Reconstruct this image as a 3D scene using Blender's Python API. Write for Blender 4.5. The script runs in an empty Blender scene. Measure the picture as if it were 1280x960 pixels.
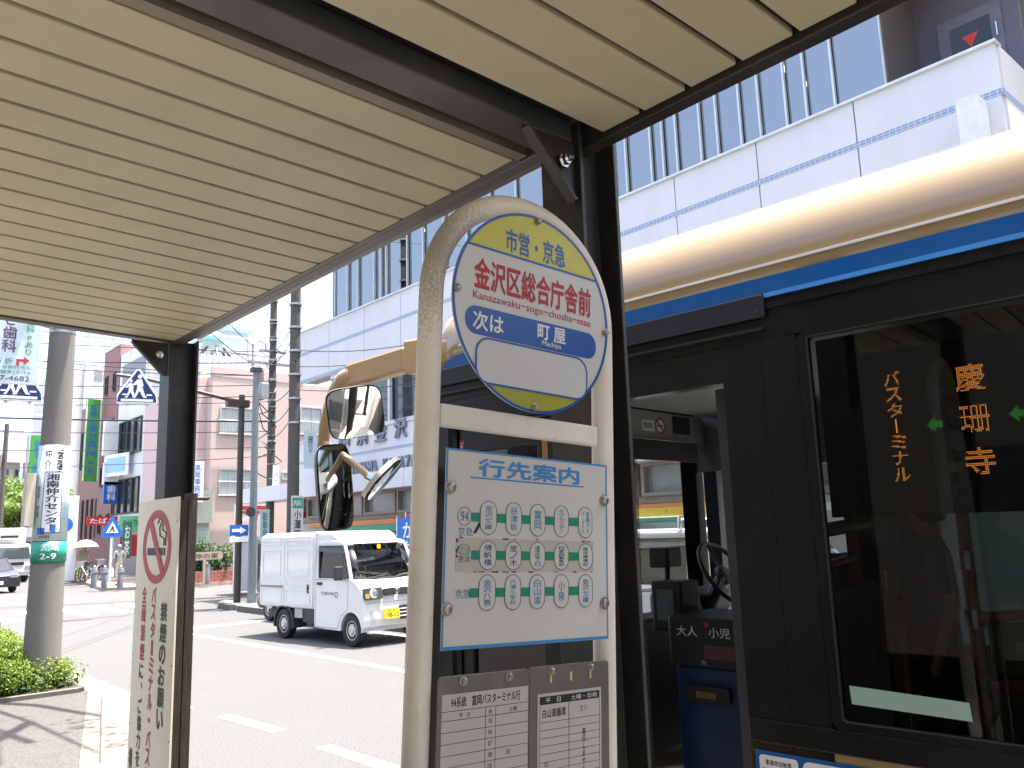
import bpy, bmesh, math, random
from mathutils import Vector, Matrix
random.seed(7)
R_ = math.radians
SC = bpy.context.scene
COL = SC.collection

# ---------------------------------------------------------------- camera
# world: X across the street (away from our kerb), Y along the street, Z up, road at z = 0
EYE = Vector((0, 0, 1.9))
RM = Matrix(((0.7517244, 0.0907747, 0.6532001), (-0.6586886, 0.1517781, 0.7369483), (-0.0322452, -0.9842375, 0.1738876)))
cd = bpy.data.cameras.new('camera'); cam = bpy.data.objects.new('camera', cd); COL.objects.link(cam)
cd.sensor_width = 36; cd.lens = 36 * 1030 / 1280; cd.clip_start = .02; cd.clip_end = 3000
rx, ry, rz = RM @ Vector((1, 0, 0)), RM @ Vector((0, -1, 0)), RM @ Vector((0, 0, -1))
cam.matrix_world = Matrix(((rx.x, ry.x, rz.x, EYE.x), (rx.y, ry.y, rz.y, EYE.y), (rx.z, ry.z, rz.z, EYE.z), (0, 0, 0, 1)))
SC.camera = cam

# ---------------------------------------------------------------- sky, sun, exposure
SUN_EL = R_(77)
sun_to = Vector((.93, -.37, 0)).normalized() * math.cos(SUN_EL) + Vector((0, 0, math.sin(SUN_EL)))
world = bpy.data.worlds.new('World'); SC.world = world; world.use_nodes = True
wn = world.node_tree; bg = wn.nodes['Background']
sky = wn.nodes.new('ShaderNodeTexSky'); sky.sky_type = 'NISHITA'; sky.sun_disc = False
sky.sun_elevation = SUN_EL; sky.sun_rotation = math.atan2(sun_to.x, sun_to.y)
sky.air_density = 1.0; sky.dust_density = 5.0; sky.ozone_density = 1.0; sky.altitude = 10
wn.links.new(sky.outputs[0], bg.inputs[0]); bg.inputs[1].default_value = .13
sl = bpy.data.lights.new('sun', 'SUN'); sl.energy = 4.2; sl.angle = R_(.55); sl.color = (1, .955, .89)
so = bpy.data.objects.new('sun', sl); COL.objects.link(so); so.rotation_euler = sun_to.to_track_quat('Z', 'Y').to_euler(); so.location = (0, 0, 30)
SC.view_settings.view_transform = 'Standard'; SC.view_settings.look = 'None'; SC.view_settings.gamma = 1
SC.view_settings.use_curve_mapping = False
SC.view_settings.exposure = 2.32
SC.cycles.max_bounces = 8; SC.cycles.transparent_max_bounces = 16; SC.cycles.diffuse_bounces = 4; SC.cycles.glossy_bounces = 4
SC.cycles.caustics_reflective = False; SC.cycles.caustics_refractive = False

# ---------------------------------------------------------------- materials
MATS = {}
def M(name, col=None, rough=.6, metal=0., var=.08, scale=6., bump=0., bscale=60., spec=.5, coat=0., dirt=None, emit=None, es=1., stretch=None):
    """principled material with noise-driven tone variation, fine bump and optional dirt stains"""
    if name in MATS: return MATS[name]
    m = bpy.data.materials.new(name); MATS[name] = m; m.use_nodes = True
    nt = m.node_tree; b = nt.nodes['Principled BSDF']; L = nt.links.new
    b.inputs['Roughness'].default_value = rough; b.inputs['Metallic'].default_value = metal
    b.inputs['Specular IOR Level'].default_value = spec; b.inputs['Coat Weight'].default_value = coat
    tc = nt.nodes.new('ShaderNodeTexCoord'); src = tc.outputs['Object']
    if stretch:
        mp = nt.nodes.new('ShaderNodeMapping'); mp.inputs['Scale'].default_value = stretch; L(src, mp.inputs['Vector']); src = mp.outputs[0]
    nz = nt.nodes.new('ShaderNodeTexNoise'); nz.inputs['Scale'].default_value = scale; nz.inputs['Detail'].default_value = 5; L(src, nz.inputs['Vector'])
    rp = nt.nodes.new('ShaderNodeMapRange'); rp.inputs['From Min'].default_value = .3; rp.inputs['From Max'].default_value = .7
    rp.inputs['To Min'].default_value = 1 - var; rp.inputs['To Max'].default_value = 1 + var; L(nz.outputs[0], rp.inputs['Value'])
    mx = nt.nodes.new('ShaderNodeVectorMath'); mx.operation = 'SCALE'; mx.inputs[0].default_value = col; L(rp.outputs[0], mx.inputs['Scale'])
    out = mx.outputs[0]
    if dirt:
        dc, amount, ds = dirt
        n2 = nt.nodes.new('ShaderNodeTexNoise'); n2.inputs['Scale'].default_value = ds; n2.inputs['Detail'].default_value = 8; n2.inputs['Roughness'].default_value = .65; L(src, n2.inputs['Vector'])
        r2 = nt.nodes.new('ShaderNodeMapRange'); r2.inputs['From Min'].default_value = .5; r2.inputs['From Max'].default_value = .75; r2.inputs['To Max'].default_value = amount; L(n2.outputs[0], r2.inputs['Value'])
        mm = nt.nodes.new('ShaderNodeMix'); mm.data_type = 'RGBA'; L(r2.outputs[0], mm.inputs['Factor']); L(out, mm.inputs['A']); mm.inputs['B'].default_value = (*dc, 1); out = mm.outputs['Result']
    L(out, b.inputs['Base Color'])
    if bump:
        nb = nt.nodes.new('ShaderNodeTexNoise'); nb.inputs['Scale'].default_value = bscale; nb.inputs['Detail'].default_value = 4; L(src, nb.inputs['Vector'])
        bp = nt.nodes.new('ShaderNodeBump'); bp.inputs['Strength'].default_value = bump; bp.inputs['Distance'].default_value = .01; L(nb.outputs[0], bp.inputs['Height']); L(bp.outputs[0], b.inputs['Normal'])
    if emit:
        b.inputs['Emission Color'].default_value = (*emit, 1); b.inputs['Emission Strength'].default_value = es
    return m
def glass(name, tint=(.8, .85, .85), refl=1.0, rough=.0, ior=1.5):
    """thin pane: tinted see-through plus fresnel mirror reflection"""
    if name in MATS: return MATS[name]
    m = bpy.data.materials.new(name); MATS[name] = m; m.use_nodes = True; nt = m.node_tree; nt.nodes.clear(); L = nt.links.new
    o = nt.nodes.new('ShaderNodeOutputMaterial'); t = nt.nodes.new('ShaderNodeBsdfTransparent'); t.inputs[0].default_value = (*tint, 1)
    g = nt.nodes.new('ShaderNodeBsdfGlossy'); g.inputs['Roughness'].default_value = rough; g.inputs['Color'].default_value = (refl, refl, refl, 1)
    f = nt.nodes.new('ShaderNodeFresnel'); f.inputs[0].default_value = ior; x = nt.nodes.new('ShaderNodeMixShader')
    L(f.outputs[0], x.inputs[0]); L(t.outputs[0], x.inputs[1]); L(g.outputs[0], x.inputs[2]); L(x.outputs[0], o.inputs[0]); return m
def leafmat(name, col, col2, scale=3.):
    if name in MATS: return MATS[name]
    m = M(name, col, .55, var=.25, scale=scale); nt = m.node_tree; b = nt.nodes['Principled BSDF']
    oi = nt.nodes.new('ShaderNodeNewGeometry'); mm = nt.nodes.new('ShaderNodeMix'); mm.data_type = 'RGBA'
    lk = b.inputs['Base Color'].links[0].from_socket; nt.links.new(oi.outputs['Random Per Island'], mm.inputs['Factor']); nt.links.new(lk, mm.inputs['A']); mm.inputs['B'].default_value = (*col2, 1)
    nt.links.new(mm.outputs['Result'], b.inputs['Base Color'])
    tr = nt.nodes.new('ShaderNodeBsdfTranslucent'); nt.links.new(mm.outputs['Result'], tr.inputs[0]); x = nt.nodes.new('ShaderNodeMixShader'); x.inputs[0].default_value = .35
    nt.links.new(b.outputs[0], x.inputs[1]); nt.links.new(tr.outputs[0], x.inputs[2]); nt.links.new(x.outputs[0], nt.nodes['Material Output'].inputs[0]); return m

# ---------------------------------------------------------------- mesh helpers
Z3 = Vector((0, 0, 1))
class Fr:
    """a local frame: origin, u, v and n = u x v; P(a,b,c) gives the world point"""
    def __init__(s, o, u=(1, 0, 0), v=(0, 1, 0)):
        s.o = Vector(o); s.u = Vector(u).normalized(); s.v = Vector(v).normalized(); s.n = s.u.cross(s.v)
    def P(s, a, b, c=0): return s.o + s.u * a + s.v * b + s.n * c
WF = Fr((0, 0, 0))
class MB:
    def __init__(s, fr=None): s.v = []; s.f = []; s.fr = fr or WF
    def add(s, vs, fs, raw=False):
        k = len(s.v); s.v += [tuple(x if raw else s.fr.P(*x)) for x in vs]; s.f += [tuple(i + k for i in f) for f in fs]; return s
    def box(s, x0, x1, y0, y1, z0, z1):
        return s.add([(x0, y0, z0), (x1, y0, z0), (x1, y1, z0), (x0, y1, z0), (x0, y0, z1), (x1, y0, z1), (x1, y1, z1), (x0, y1, z1)],
                     [(0, 3, 2, 1), (4, 5, 6, 7), (0, 1, 5, 4), (1, 2, 6, 5), (2, 3, 7, 6), (3, 0, 4, 7)])
    def prism(s, poly, c0, c1):
        """polygon (a,b) in the frame's u,v plane extruded along n from c0 to c1"""
        k = len(poly); s.add([(a, b, c0) for a, b in poly] + [(a, b, c1) for a, b in poly],
            [tuple(range(k))[::-1], tuple(range(k, 2 * k))] + [(i, (i + 1) % k, k + (i + 1) % k, k + i) for i in range(k)]); return s
    def ring_prism(s, outer, inner, c0, c1):
        k = len(outer); v = [(a, b, c0) for a, b in outer] + [(a, b, c0) for a, b in inner] + [(a, b, c1) for a, b in outer] + [(a, b, c1) for a, b in inner]; f = []
        for i in range(k):
            j = (i + 1) % k
            f += [(i, i + k, j + k, j), (2 * k + i, 2 * k + j, 3 * k + j, 3 * k + i), (i, j, 2 * k + j, 2 * k + i), (k + i, 3 * k + i, 3 * k + j, k + j)]
        return s.add(v, f)
    def tube(s, pts, r, seg=10, caps=True):
        """tube along local points; r a number or list"""
        pts = [s.fr.P(*p) for p in pts]; n = len(pts); rs = r if isinstance(r, (list, tuple)) else [r] * n
        rings = []; prev = None
        for i, p in enumerate(pts):
            d = (pts[min(i + 1, n - 1)] - pts[max(i - 1, 0)]).normalized()
            if prev is None: a = d.cross(Z3 if abs(d.z) < .9 else Vector((1, 0, 0))).normalized()
            else: a = (prev - d * prev.dot(d)).normalized()
            prev = a; b = d.cross(a)
            rings.append([p + (a * math.cos(t) + b * math.sin(t)) * rs[i] for t in [2 * math.pi * q / seg for q in range(seg)]])
        vs = [x for rg in rings for x in rg]; fs = []
        for i in range(n - 1):
            for q in range(seg): fs.append((i * seg + q, i * seg + (q + 1) % seg, (i + 1) * seg + (q + 1) % seg, (i + 1) * seg + q))
        if caps: fs += [tuple(range(seg))[::-1], tuple((n - 1) * seg + q for q in range(seg))]
        return s.add(vs, fs, raw=True)
    def lathe(s, prof, seg=20, axis=2, at=(0, 0, 0)):
        """prof: (radius, height) pairs, turned about the local axis through at"""
        vs = []; fs = []; n = len(prof)
        for r, h in prof:
            for q in range(seg):
                t = 2 * math.pi * q / seg; c, d = r * math.cos(t), r * math.sin(t)
                p = (c, d, h) if axis == 2 else ((h, c, d) if axis == 0 else (d, h, c)); vs.append((p[0] + at[0], p[1] + at[1], p[2] + at[2]))
        for i in range(n - 1):
            for q in range(seg): fs.append((i * seg + q, i * seg + (q + 1) % seg, (i + 1) * seg + (q + 1) % seg, (i + 1) * seg + q))
        fs += [tuple(range(seg))[::-1], tuple((n - 1) * seg + q for q in range(seg))]
        return s.add(vs, fs)
    def sheet(s, rows):
        """grid of points (rows of equal length)"""
        m = len(rows[0]); fs = [(i * m + j, i * m + j + 1, (i + 1) * m + j + 1, (i + 1) * m + j) for i in range(len(rows) - 1) for j in range(m - 1)]
        return s.add([p for r in rows for p in r], fs)
    def mesh(s, name):
        me = bpy.data.meshes.new(name); me.from_pydata(s.v, [], s.f); me.update()
        bm = bmesh.new(); bm.from_mesh(me); bmesh.ops.recalc_face_normals(bm, faces=bm.faces); bm.to_mesh(me); bm.free(); return me
def put(name, mb, mat, parent=None, label=None, cat=None, group=None, kind=None, smooth=None, bevel=0, solid=0):
    me = mb.mesh(name) if isinstance(mb, MB) else mb
    me.materials.clear(); me.materials.append(mat)
    o = bpy.data.objects.new(name, me); COL.objects.link(o)
    if smooth is not None:
        me.polygons.foreach_set('use_smooth', [True] * len(me.polygons)); me.set_sharp_from_angle(angle=R_(smooth))
    if solid: md = o.modifiers.new('solid', 'SOLIDIFY'); md.thickness = solid; md.offset = 0
    if bevel: md = o.modifiers.new('bevel', 'BEVEL'); md.width = bevel; md.segments = 2; md.limit_method = 'ANGLE'
    if parent is not None: adopt(o, parent)
    tag(o, label, cat, group, kind); return o
def root_of(o):
    while o.parent: o = o.parent
    return o
def adopt(o, parent):
    o.parent = parent                      # meshes are built in world coordinates; only the Empty roots are moved
    if parent.type == 'EMPTY': o.matrix_parent_inverse = Matrix.Translation(-parent.location)
def tag(o, label=None, cat=None, group=None, kind=None):
    if label: o['label'] = label
    if cat: o['category'] = cat
    if group: o['group'] = group
    if kind: o['kind'] = kind
    return o
def thing(name, loc, label, cat, group=None):
    o = bpy.data.objects.new(name, None); COL.objects.link(o); o.location = loc; o.empty_display_size = .2; return tag(o, label, cat, group)
def copy_tree(o, parent=None):
    c = o.copy(); COL.objects.link(c); c.parent = parent
    for ch in o.children: copy_tree(ch, c)
    return c

# writing: real glyph outlines laid flat on a board
_tc = {}
def glyphs(body, bold=0.):
    key = body
    if key not in _tc:
        c = bpy.data.curves.new('t', 'FONT'); c.body = body; c.size = 1; c.offset = 0; c.resolution_u = 2; c.align_x = 'CENTER'; c.space_line = 1.0
        o = bpy.data.objects.new('t', c); COL.objects.link(o); bpy.context.view_layer.update()
        me = bpy.data.meshes.new_from_object(o.evaluated_get(bpy.context.evaluated_depsgraph_get()))
        vs = [(v.co.x, v.co.y) for v in me.vertices]; fs = [tuple(p.vertices) for p in me.polygons]
        bpy.data.objects.remove(o); bpy.data.curves.remove(c); bpy.data.meshes.remove(me); _tc[key] = (vs, fs)
    return _tc[key]
def txt_into(mb, body, x0, x1, y0, y1, bold=0., lift=.0015, vertical=False, keep=False):
    """fit the writing into the rectangle of mb's frame"""
    if vertical: body = '\n'.join('｜' if ch == 'ー' else ch for ch in body)
    vs, fs = glyphs(body, bold)
    if not vs: return mb
    ax = min(v[0] for v in vs); bx = max(v[0] for v in vs); ay = min(v[1] for v in vs); by = max(v[1] for v in vs)
    sx = (x1 - x0) / max(bx - ax, 1e-6); sy = (y1 - y0) / max(by - ay, 1e-6)
    if keep: sx = sy = min(sx, sy)
    cx, cy = (ax + bx) / 2, (ay + by) / 2; mx, my = (x0 + x1) / 2, (y0 + y1) / 2
    offs = [(0, 0)] if bold < .004 else [(0, 0), (-bold, 0), (bold, 0), (0, -bold), (0, bold)]     # heavier strokes: the outline struck five times
    for i, (dx, dy) in enumerate(offs): mb.add([(mx + (a - cx + dx) * sx, my + (b - cy + dy) * sy, lift + i * .00006) for a, b in vs], fs)
    return mb
def txt(name, fr, body, x0, x1, y0, y1, mat, parent, bold=0., lift=.0015, vertical=False, keep=False):
    return put(name, flat(txt_into(MB(fr), body, x0, x1, y0, y1, bold, lift, vertical, keep)), mat, parent)
def flat(mb):
    me = bpy.data.meshes.new('lettering'); me.from_pydata(mb.v, [], mb.f); me.update(); return me
def ell(cx, cy, a, b, n=32, e=2.):
    out = []
    for i in range(n):
        t = 2 * math.pi * i / n; c, s = math.cos(t), math.sin(t)
        out.append((cx + a * math.copysign(abs(c) ** (2 / e), c), cy + b * math.copysign(abs(s) ** (2 / e), s)))
    return out
def rrect(x0, x1, y0, y1, r, n=6):
    out = []
    for cx, cy, t0 in ((x1 - r, y1 - r, 0), (x0 + r, y1 - r, 90), (x0 + r, y0 + r, 180), (x1 - r, y0 + r, 270)):
        for i in range(n + 1): t = R_(t0 + 90 * i / n); out.append((cx + r * math.cos(t), cy + r * math.sin(t)))
    return out
def inset(poly, d):
    cx = sum(p[0] for p in poly) / len(poly); cy = sum(p[1] for p in poly) / len(poly); n = len(poly); out = []
    for i in range(n):
        ax, ay = poly[i - 1]; bx, by = poly[(i + 1) % n]; tx, ty = bx - ax, by - ay; l = math.hypot(tx, ty) or 1; nx, ny = -ty / l, tx / l
        if nx * (cx - poly[i][0]) + ny * (cy - poly[i][1]) < 0: nx, ny = -nx, -ny
        out.append((poly[i][0] + nx * d, poly[i][1] + ny * d))
    return out

# surveyed directions: where a sight line through photo pixel (px,py) meets the planes x = X, y = Y, z = Z
def ray(px, py): return (RM @ Vector((px - 640, py - 480, 1030)))
def ax(px, py, X): d = ray(px, py); return EYE + d * (X / d.x)
def ay(px, py, Y): d = ray(px, py); return EYE + d * (Y / d.y)
def az(px, py, Z): d = ray(px, py); return EYE + d * ((Z - EYE.z) / d.z)

# shared materials
PAINT_W = lambda: M('white_enamel', (.78, .78, .76), .35, var=.03, spec=.5)
STEEL = M('galvanised_steel', (.42, .43, .44), .42, .75, .12, 14, .05, 120)
CHROME = M('bright_steel', (.62, .62, .62), .18, 1., .05)
BLACKP = M('black_paint', (.012, .012, .013), .38, var=.15, scale=9)
DARKF = M('dark_bronze_steel', (.038, .036, .034), .5, .3, .2, 5, .08, 40, dirt=((.09, .075, .06), .35, 7))
WHITE_INK = M('white_print', (.75, .76, .76), .5, var=.03)
BLACK_INK = M('black_print', (.02, .02, .022), .55, var=.05)
BLUE_INK = M('blue_print', (.015, .11, .42), .45, var=.06)
RUBBER = M('tyre_rubber', (.018, .018, .018), .8, var=.2, scale=30, bump=.2)

# ================================================================ SETTING: ground, road, pavements
asphalt = M('worn_asphalt', (.076, .076, .075), .88, var=.7, scale=75, bump=.8, bscale=120, dirt=((.088, .087, .085), .5, .6))
_nt = asphalt.node_tree
put('ground', MB().add([(-900, -900, -.03), (900, -900, -.03), (900, 900, -.03), (-900, 900, -.03)], [(0, 1, 2, 3)]), M('dry_ground', (.13, .12, .1), .9, var=.2, scale=.4, bump=.3, bscale=30), kind='structure')
put('road', MB().add([(-12, -60, 0), (90, -60, 0), (90, 160, 0), (-12, 160, 0)], [(0, 1, 2, 3)]), asphalt, kind='structure')
paint = M('road_paint', (.72, .72, .70), .7, var=.12, scale=40, bump=.3, bscale=200, dirt=((.3, .3, .29), .45, 14))
def stripe(name, x0, y0, x1, y1, w):
    d = Vector((x1 - x0, y1 - y0, 0)).normalized(); p = Vector((-d.y, d.x, 0)) * w / 2; a, b = Vector((x0, y0, .004)), Vector((x1, y1, .004))
    return put(name, MB().add([a - p, b - p, b + p, a + p], [(0, 1, 2, 3)]), paint, kind='structure')
for x0, y0, x1, y1 in ((3.35, 13.6, 3.5, 11.7), (3.62, 10.75, 3.7, 9.95), (3.84, 9.25, 3.93, 8.1), (3.93, 7.2, 3.96, 6.1), (3.97, 5.2, 3.98, 4.2)): stripe('lane_dash', x0, y0, x1, y1, .15)
stripe('centre_line', 6.55, 18.3, 7.55, -20, .15); stripe('stop_line', 6.75, 18.6, 9.2, 18.9, .4)
stripe('edge_line', 9.0, 18.2, 9.1, -20, .12)
for i in range(9): stripe('crossing_bar', 2.0 + i * .9, 24.6, 2.0 + i * .9, 28.2, .42)
stripe('far_centre_line', 6.2, 32, 4.6, 90, .15)
# our pavement: an asphalt surface inside a row of concrete kerb stones, tapering out at the end of the bus bay
def edge_x(y): return 2.06 if y < 7.3 else (2.06 + (y - 7.3) * .275 if y < 11.3 else 3.16)
ys = [-14] + [-14 + .6 * i for i in range(1, 60)]
ys = [y for y in ys if y <= 20.5]
surf = MB(); rows = [[(-9, y, .15), (edge_x(y) - .17, y, .15)] for y in ys if y >= 5.2]; surf.sheet(rows)
pave = put('pavement', surf, M('pavement_asphalt', (.066, .062, .057), .9, var=.55, scale=70, bump=.8, bscale=110, dirt=((.045, .042, .038), .4, 2.5)), kind='structure')
put('bounce_paving', MB().sheet([[(-9, y, .15), (1.89, y, .15)] for y in (-14, 0, ys[[i for i, q in enumerate(ys) if q >= 5.2][0]])]), M('pale_bounce_paving', (.22, .21, .19), .85, var=.12, scale=5, bump=.2, bscale=60), kind='structure')  # unseen ground, made pale to bounce fill light up under the shelter
kerbm = M('kerb_concrete', (.115, .107, .09), .85, var=.12, scale=12, bump=.25, bscale=90, dirt=((.09, .08, .065), .5, 5))
for i in range(len(ys) - 1):
    a, b = ys[i] + .006, ys[i + 1] - .006; xa, xb = edge_x(a), edge_x(b)
    if b < 2: continue
    k = MB().add([(xa - .17, a, -.02), (xa, a, -.02), (xb, b, -.02), (xb - .17, b, -.02), (xa - .17, a, .155), (xa - .015, a, .155), (xb - .015, b, .155), (xb - .17, b, .155)],
                 [(0, 3, 2, 1), (4, 5, 6, 7), (0, 1, 5, 4), (1, 2, 6, 5), (2, 3, 7, 6), (3, 0, 4, 7)])
    put('kerb_stone', k, kerbm, pave, bevel=.008)
k = MB().add([(2.04 - .17, -14, -.02), (2.06, -14, -.02), (2.06, 1.6, -.02), (1.89, 1.6, -.02), (1.89, -14, .155), (2.045, -14, .155), (2.045, 1.6, .155), (1.89, 1.6, .155)], [(0, 3, 2, 1), (4, 5, 6, 7), (0, 1, 5, 4), (1, 2, 6, 5), (2, 3, 7, 6), (3, 0, 4, 7)])
put('kerb_run', k, kerbm, pave)
gut = MB().sheet([[(edge_x(y) + .002, y, .003), (edge_x(y) + .42, y, .004)] for y in ys]); put('gutter', gut, M('gutter_concrete', (.135, .127, .112), .85, var=.2, scale=20, bump=.3, bscale=80, dirt=((.16, .13, .09), .5, 3)), kind='structure')
put('hedge_edging', MB().box(-9, 2.9, 11.22, 11.3, .1, .2), kerbm, pave)
put('planting_bed', MB().box(-9, 2.95, 11.3, 20.3, .05, .19), M('bed_soil', (.06, .045, .03), .95, var=.3, scale=30, bump=.6), kind='structure')
# pavement across the road in front of the post office, with its corner at the side street
fp = [(9.3, -25), (9.3, 22.2), (9.45, 23.4), (9.9, 24.2), (10.7, 24.7), (14, 24.9), (14, -25)]
far = put('far_pavement', MB(Fr((0, 0, 0), (1, 0, 0), (0, 1, 0))).prism(inset(fp, .15), .02, .14), M('far_paving', (.3, .285, .265), .85, var=.15, scale=8, bump=.2), kind='structure')
for i in range(len(fp) - 2):
    a, b = Vector((*fp[i], 0)), Vector((*fp[i + 1], 0)); L = (b - a).length; n = max(1, round(L / .9)) if i else 1
    for q in range(n):
        p0, p1 = a.lerp(b, (q + .01) / n), a.lerp(b, (q + .99) / n); d = (p1 - p0).normalized(); inn = Vector((d.y, -d.x, 0)) * .16
        mb = MB().add([p0, p1, p1 + inn, p0 + inn] + [v + Vector((0, 0, .15)) for v in (p0, p1, p1 + inn, p0 + inn)], [(0, 3, 2, 1), (4, 5, 6, 7), (0, 1, 5, 4), (1, 2, 6, 5), (2, 3, 7, 6), (3, 0, 4, 7)])
        put('kerb_stone', mb, kerbm, far)
# pavement of the next block: corner at the pink apartment house, bollards and shops behind it
np_ = [(13.2, 34.6), (11.3, 35.2), (10.0, 36.6), (10.4, 39), (11.2, 44), (11.9, 80), (17, 80), (40, 34.6)]
put('corner_pavement', MB().prism(np_, -.02, .13), M('brick_paving', (.36, .27, .23), .85, var=.15, scale=6, bump=.2), kind='structure')
lp = [(-9, 40), (1.0, 40), (2.2, 44), (1.0, 140), (-60, 140), (-60, 40)]
put('opposite_pavement', MB().prism(lp, -.02, .13), M('far_paving'), kind='structure')

# ================================================================ BUS SHELTER
SL = .0314
def cz(x): return 3.0 + SL * (1.65 - x)          # the ceiling falls gently towards the road
slat_m = M('cream_ceiling_panel', (.47, .41, .285), .55, var=.07, scale=2.5, bump=.05, bscale=30, dirt=((.33, .27, .18), .35, 3.2))
shelter = thing('bus_shelter', (1.63, 1.58, .15), 'bus shelter with cream slatted ceiling on dark steel columns over the pavement', 'shelter')
XI, XO = -.85, 1.592
def slat(y0, y1):
    g = .009; k = [(XI, y0 + g), (XO, y0 + g), (XO, y1 - g), (XI, y1 - g)]
    vs = [(x, y, cz(x)) for x, y in k] + [(x, y, cz(x) + .02) for x, y in k]
    o = put('ceiling_slat', MB().add(vs, [(0, 3, 2, 1), (4, 5, 6, 7), (0, 1, 5, 4), (1, 2, 6, 5), (2, 3, 7, 6), (3, 0, 4, 7)]), slat_m, shelter, bevel=.003)
PITCH = .1525
y = 4.628
while y > 1.75: slat(max(y - PITCH, 1.715), y); y -= PITCH
XO = 1.655; y = 1.452
while y > -4.2: slat(y - PITCH, y); y -= PITCH
def slab(name, x0, x1, y0, y1, dz0, dz1, mat, bevel=0):
    k = [(x0, y0), (x1, y0), (x1, y1), (x0, y1)]; vs = [(x, y, cz(x) + dz0) for x, y in k] + [(x, y, cz(x) + dz1) for x, y in k]
    return put(name, MB().add(vs, [(0, 3, 2, 1), (4, 5, 6, 7), (0, 1, 5, 4), (1, 2, 6, 5), (2, 3, 7, 6), (3, 0, 4, 7)]), mat, shelter, bevel=bevel)
slab('roof_deck', XI - .05, 1.785, -4.3, 4.80, .08, .12, M('roof_sheet', (.2, .2, .2), .5, .5))  # hidden outer edge carried past the fascia to keep sun off the columns
slab('joint_backing', XI, 1.59, 1.68, 4.64, .0215, .035, M('joint_shadow_strip', (.035, .028, .02), .8))
slab('joint_backing', XI, 1.65, -4.2, 1.445, .0215, .035, M('joint_shadow_strip', (.035, .028, .02), .8))
fas = M('fascia_aluminium', (.12, .112, .105), .5, .3, .1, 8, .03)
slab('fascia', 1.596, 1.642, 1.66, 4.712, -.004, .14, fas, .003)
slab('fascia', 1.667, 1.712, -4.3, 1.69, -.014, .14, DARKF, .004)
slab('fascia', XI - .06, 1.593, 4.634, 4.70, -.008, .14, fas, .003)
slab('edge_trim', 1.572, 1.594, 1.72, 4.63, -.003, .012, fas)
slab('edge_trim', XI, 1.57, 1.672, 1.712, -.012, .03, M('trim_brown', (.2, .165, .12), .5, .2))
beam_m = M('beam_steel', (.075, .075, .075), .5, .35, .3, 4, .06, 30, dirt=((.14, .13, .12), .3, 4))
slab('roof_beam', XI, 1.61, 1.522, 1.632, -.012, .05, beam_m, .004)
slab('beam_gap_shade', XI, 1.61, 1.453, 1.671, .051, .06, M('gap_shade_black', (.008, .008, .008), .7))  # black slab: the shade in the gaps beside the beam, put into the colour
def hcol(x0, x1, y0, y1, ztop):
    c = put('column', MB().prism([(0, 0)] * 0 or [(x0, y0), (x0 + .014, y0), (x0 + .014, (y0 + y1) / 2 - .006), (x1 - .014, (y0 + y1) / 2 - .006), (x1 - .014, y0), (x1, y0), (x1, y1), (x1 - .014, y1), (x1 - .014, (y0 + y1) / 2 + .006), (x0 + .014, (y0 + y1) / 2 + .006), (x0 + .014, y1), (x0, y1)], .15, ztop), DARKF, shelter, bevel=.003)
    put('base_plate', MB().box(x0 - .05, x1 + .05, y0 - .05, y1 + .05, .151, .166), DARKF, c)
    for sx in (x0 - .03, x1 + .03):
        for sy in (y0 - .03, y1 + .03): put('anchor_bolt', MB().lathe([(.009, .166), (.009, .195)], 6, at=(sx, sy, 0)), STEEL, c)
    # gusset plate with its bolt under the beam
    ym = (y0 + y1) / 2
    g = put('gusset', MB(Fr((0, y0 + .02, 0), (1, 0, 0), (0, 0, 1))).prism([(x0 - .002, cz(x0) - .014), (x0 - .002, cz(x0) - .20), (x0 - .03, cz(x0) - .20), (x0 - .20, cz(x0) - .03), (x0 - .20, cz(x0) - .014)], -.008, .0), DARKF, c, bevel=.002)
    put('gusset_flange', MB(Fr((0, y0 + .0, 0), (1, 0, 0), (0, 0, 1))).prism([(x0 - .03, cz(x0) - .20), (x0 - .037, cz(x0) - .205), (x0 - .207, cz(x0) - .035), (x0 - .2, cz(x0) - .028)], -.015, .014), DARKF, c)
    b = put('gusset_bolt', MB(Fr((x0 - .055, y0 + .012, cz(x0) - .085), (1, 0, 0), (0, 0, 1))).lathe([(.022, 0), (.022, .006), (.015, .007), (.015, .02), (.009, .021), (.009, .036)], 6), CHROME, c)
    return c
hcol(1.62, 1.78, 1.505, 1.665, 3.05)
hcol(1.555, 1.715, 4.62, 4.78, 3.02)
hcol(1.62, 1.78, -1.6, -1.44, 3.03)
for yy in (-1.5, 1.58, 4.7): put('rear_column', MB().box(XI + .05, XI + .17, yy - .06, yy + .06, .15, 3.05), DARKF, shelter)

for a, b in ((-4.2, -1.57), (-1.43, 1.51), (1.65, 4.63)): put('reflection_baffle', MB().box(XI + .09, XI + .12, a, b, .3, 1.0), DARKF, shelter)  # added, unseen: keeps the sunlit paving out of the bus window reflections

# unseen dark building, added behind the stop to keep the bus window reflections dark
ob = thing('added_dark_wing', (-6, 0, .15), 'unseen dark brown building added behind the bus shelter to darken window reflections', 'building')
put('wall', MB().box(-9.5, -6, -30, 10, .0, 8.5), M('brown_tile_wall', (.085, .07, .06), .45, var=.2, scale=3, bump=.2), ob)
for i in range(9): put('window', MB().box(-6.0, -5.97, -28 + i * 4, -25.4 + i * 4, 1.0, 2.7), M('office_glass', (.02, .025, .03), .08, spec=.8), ob)

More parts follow.
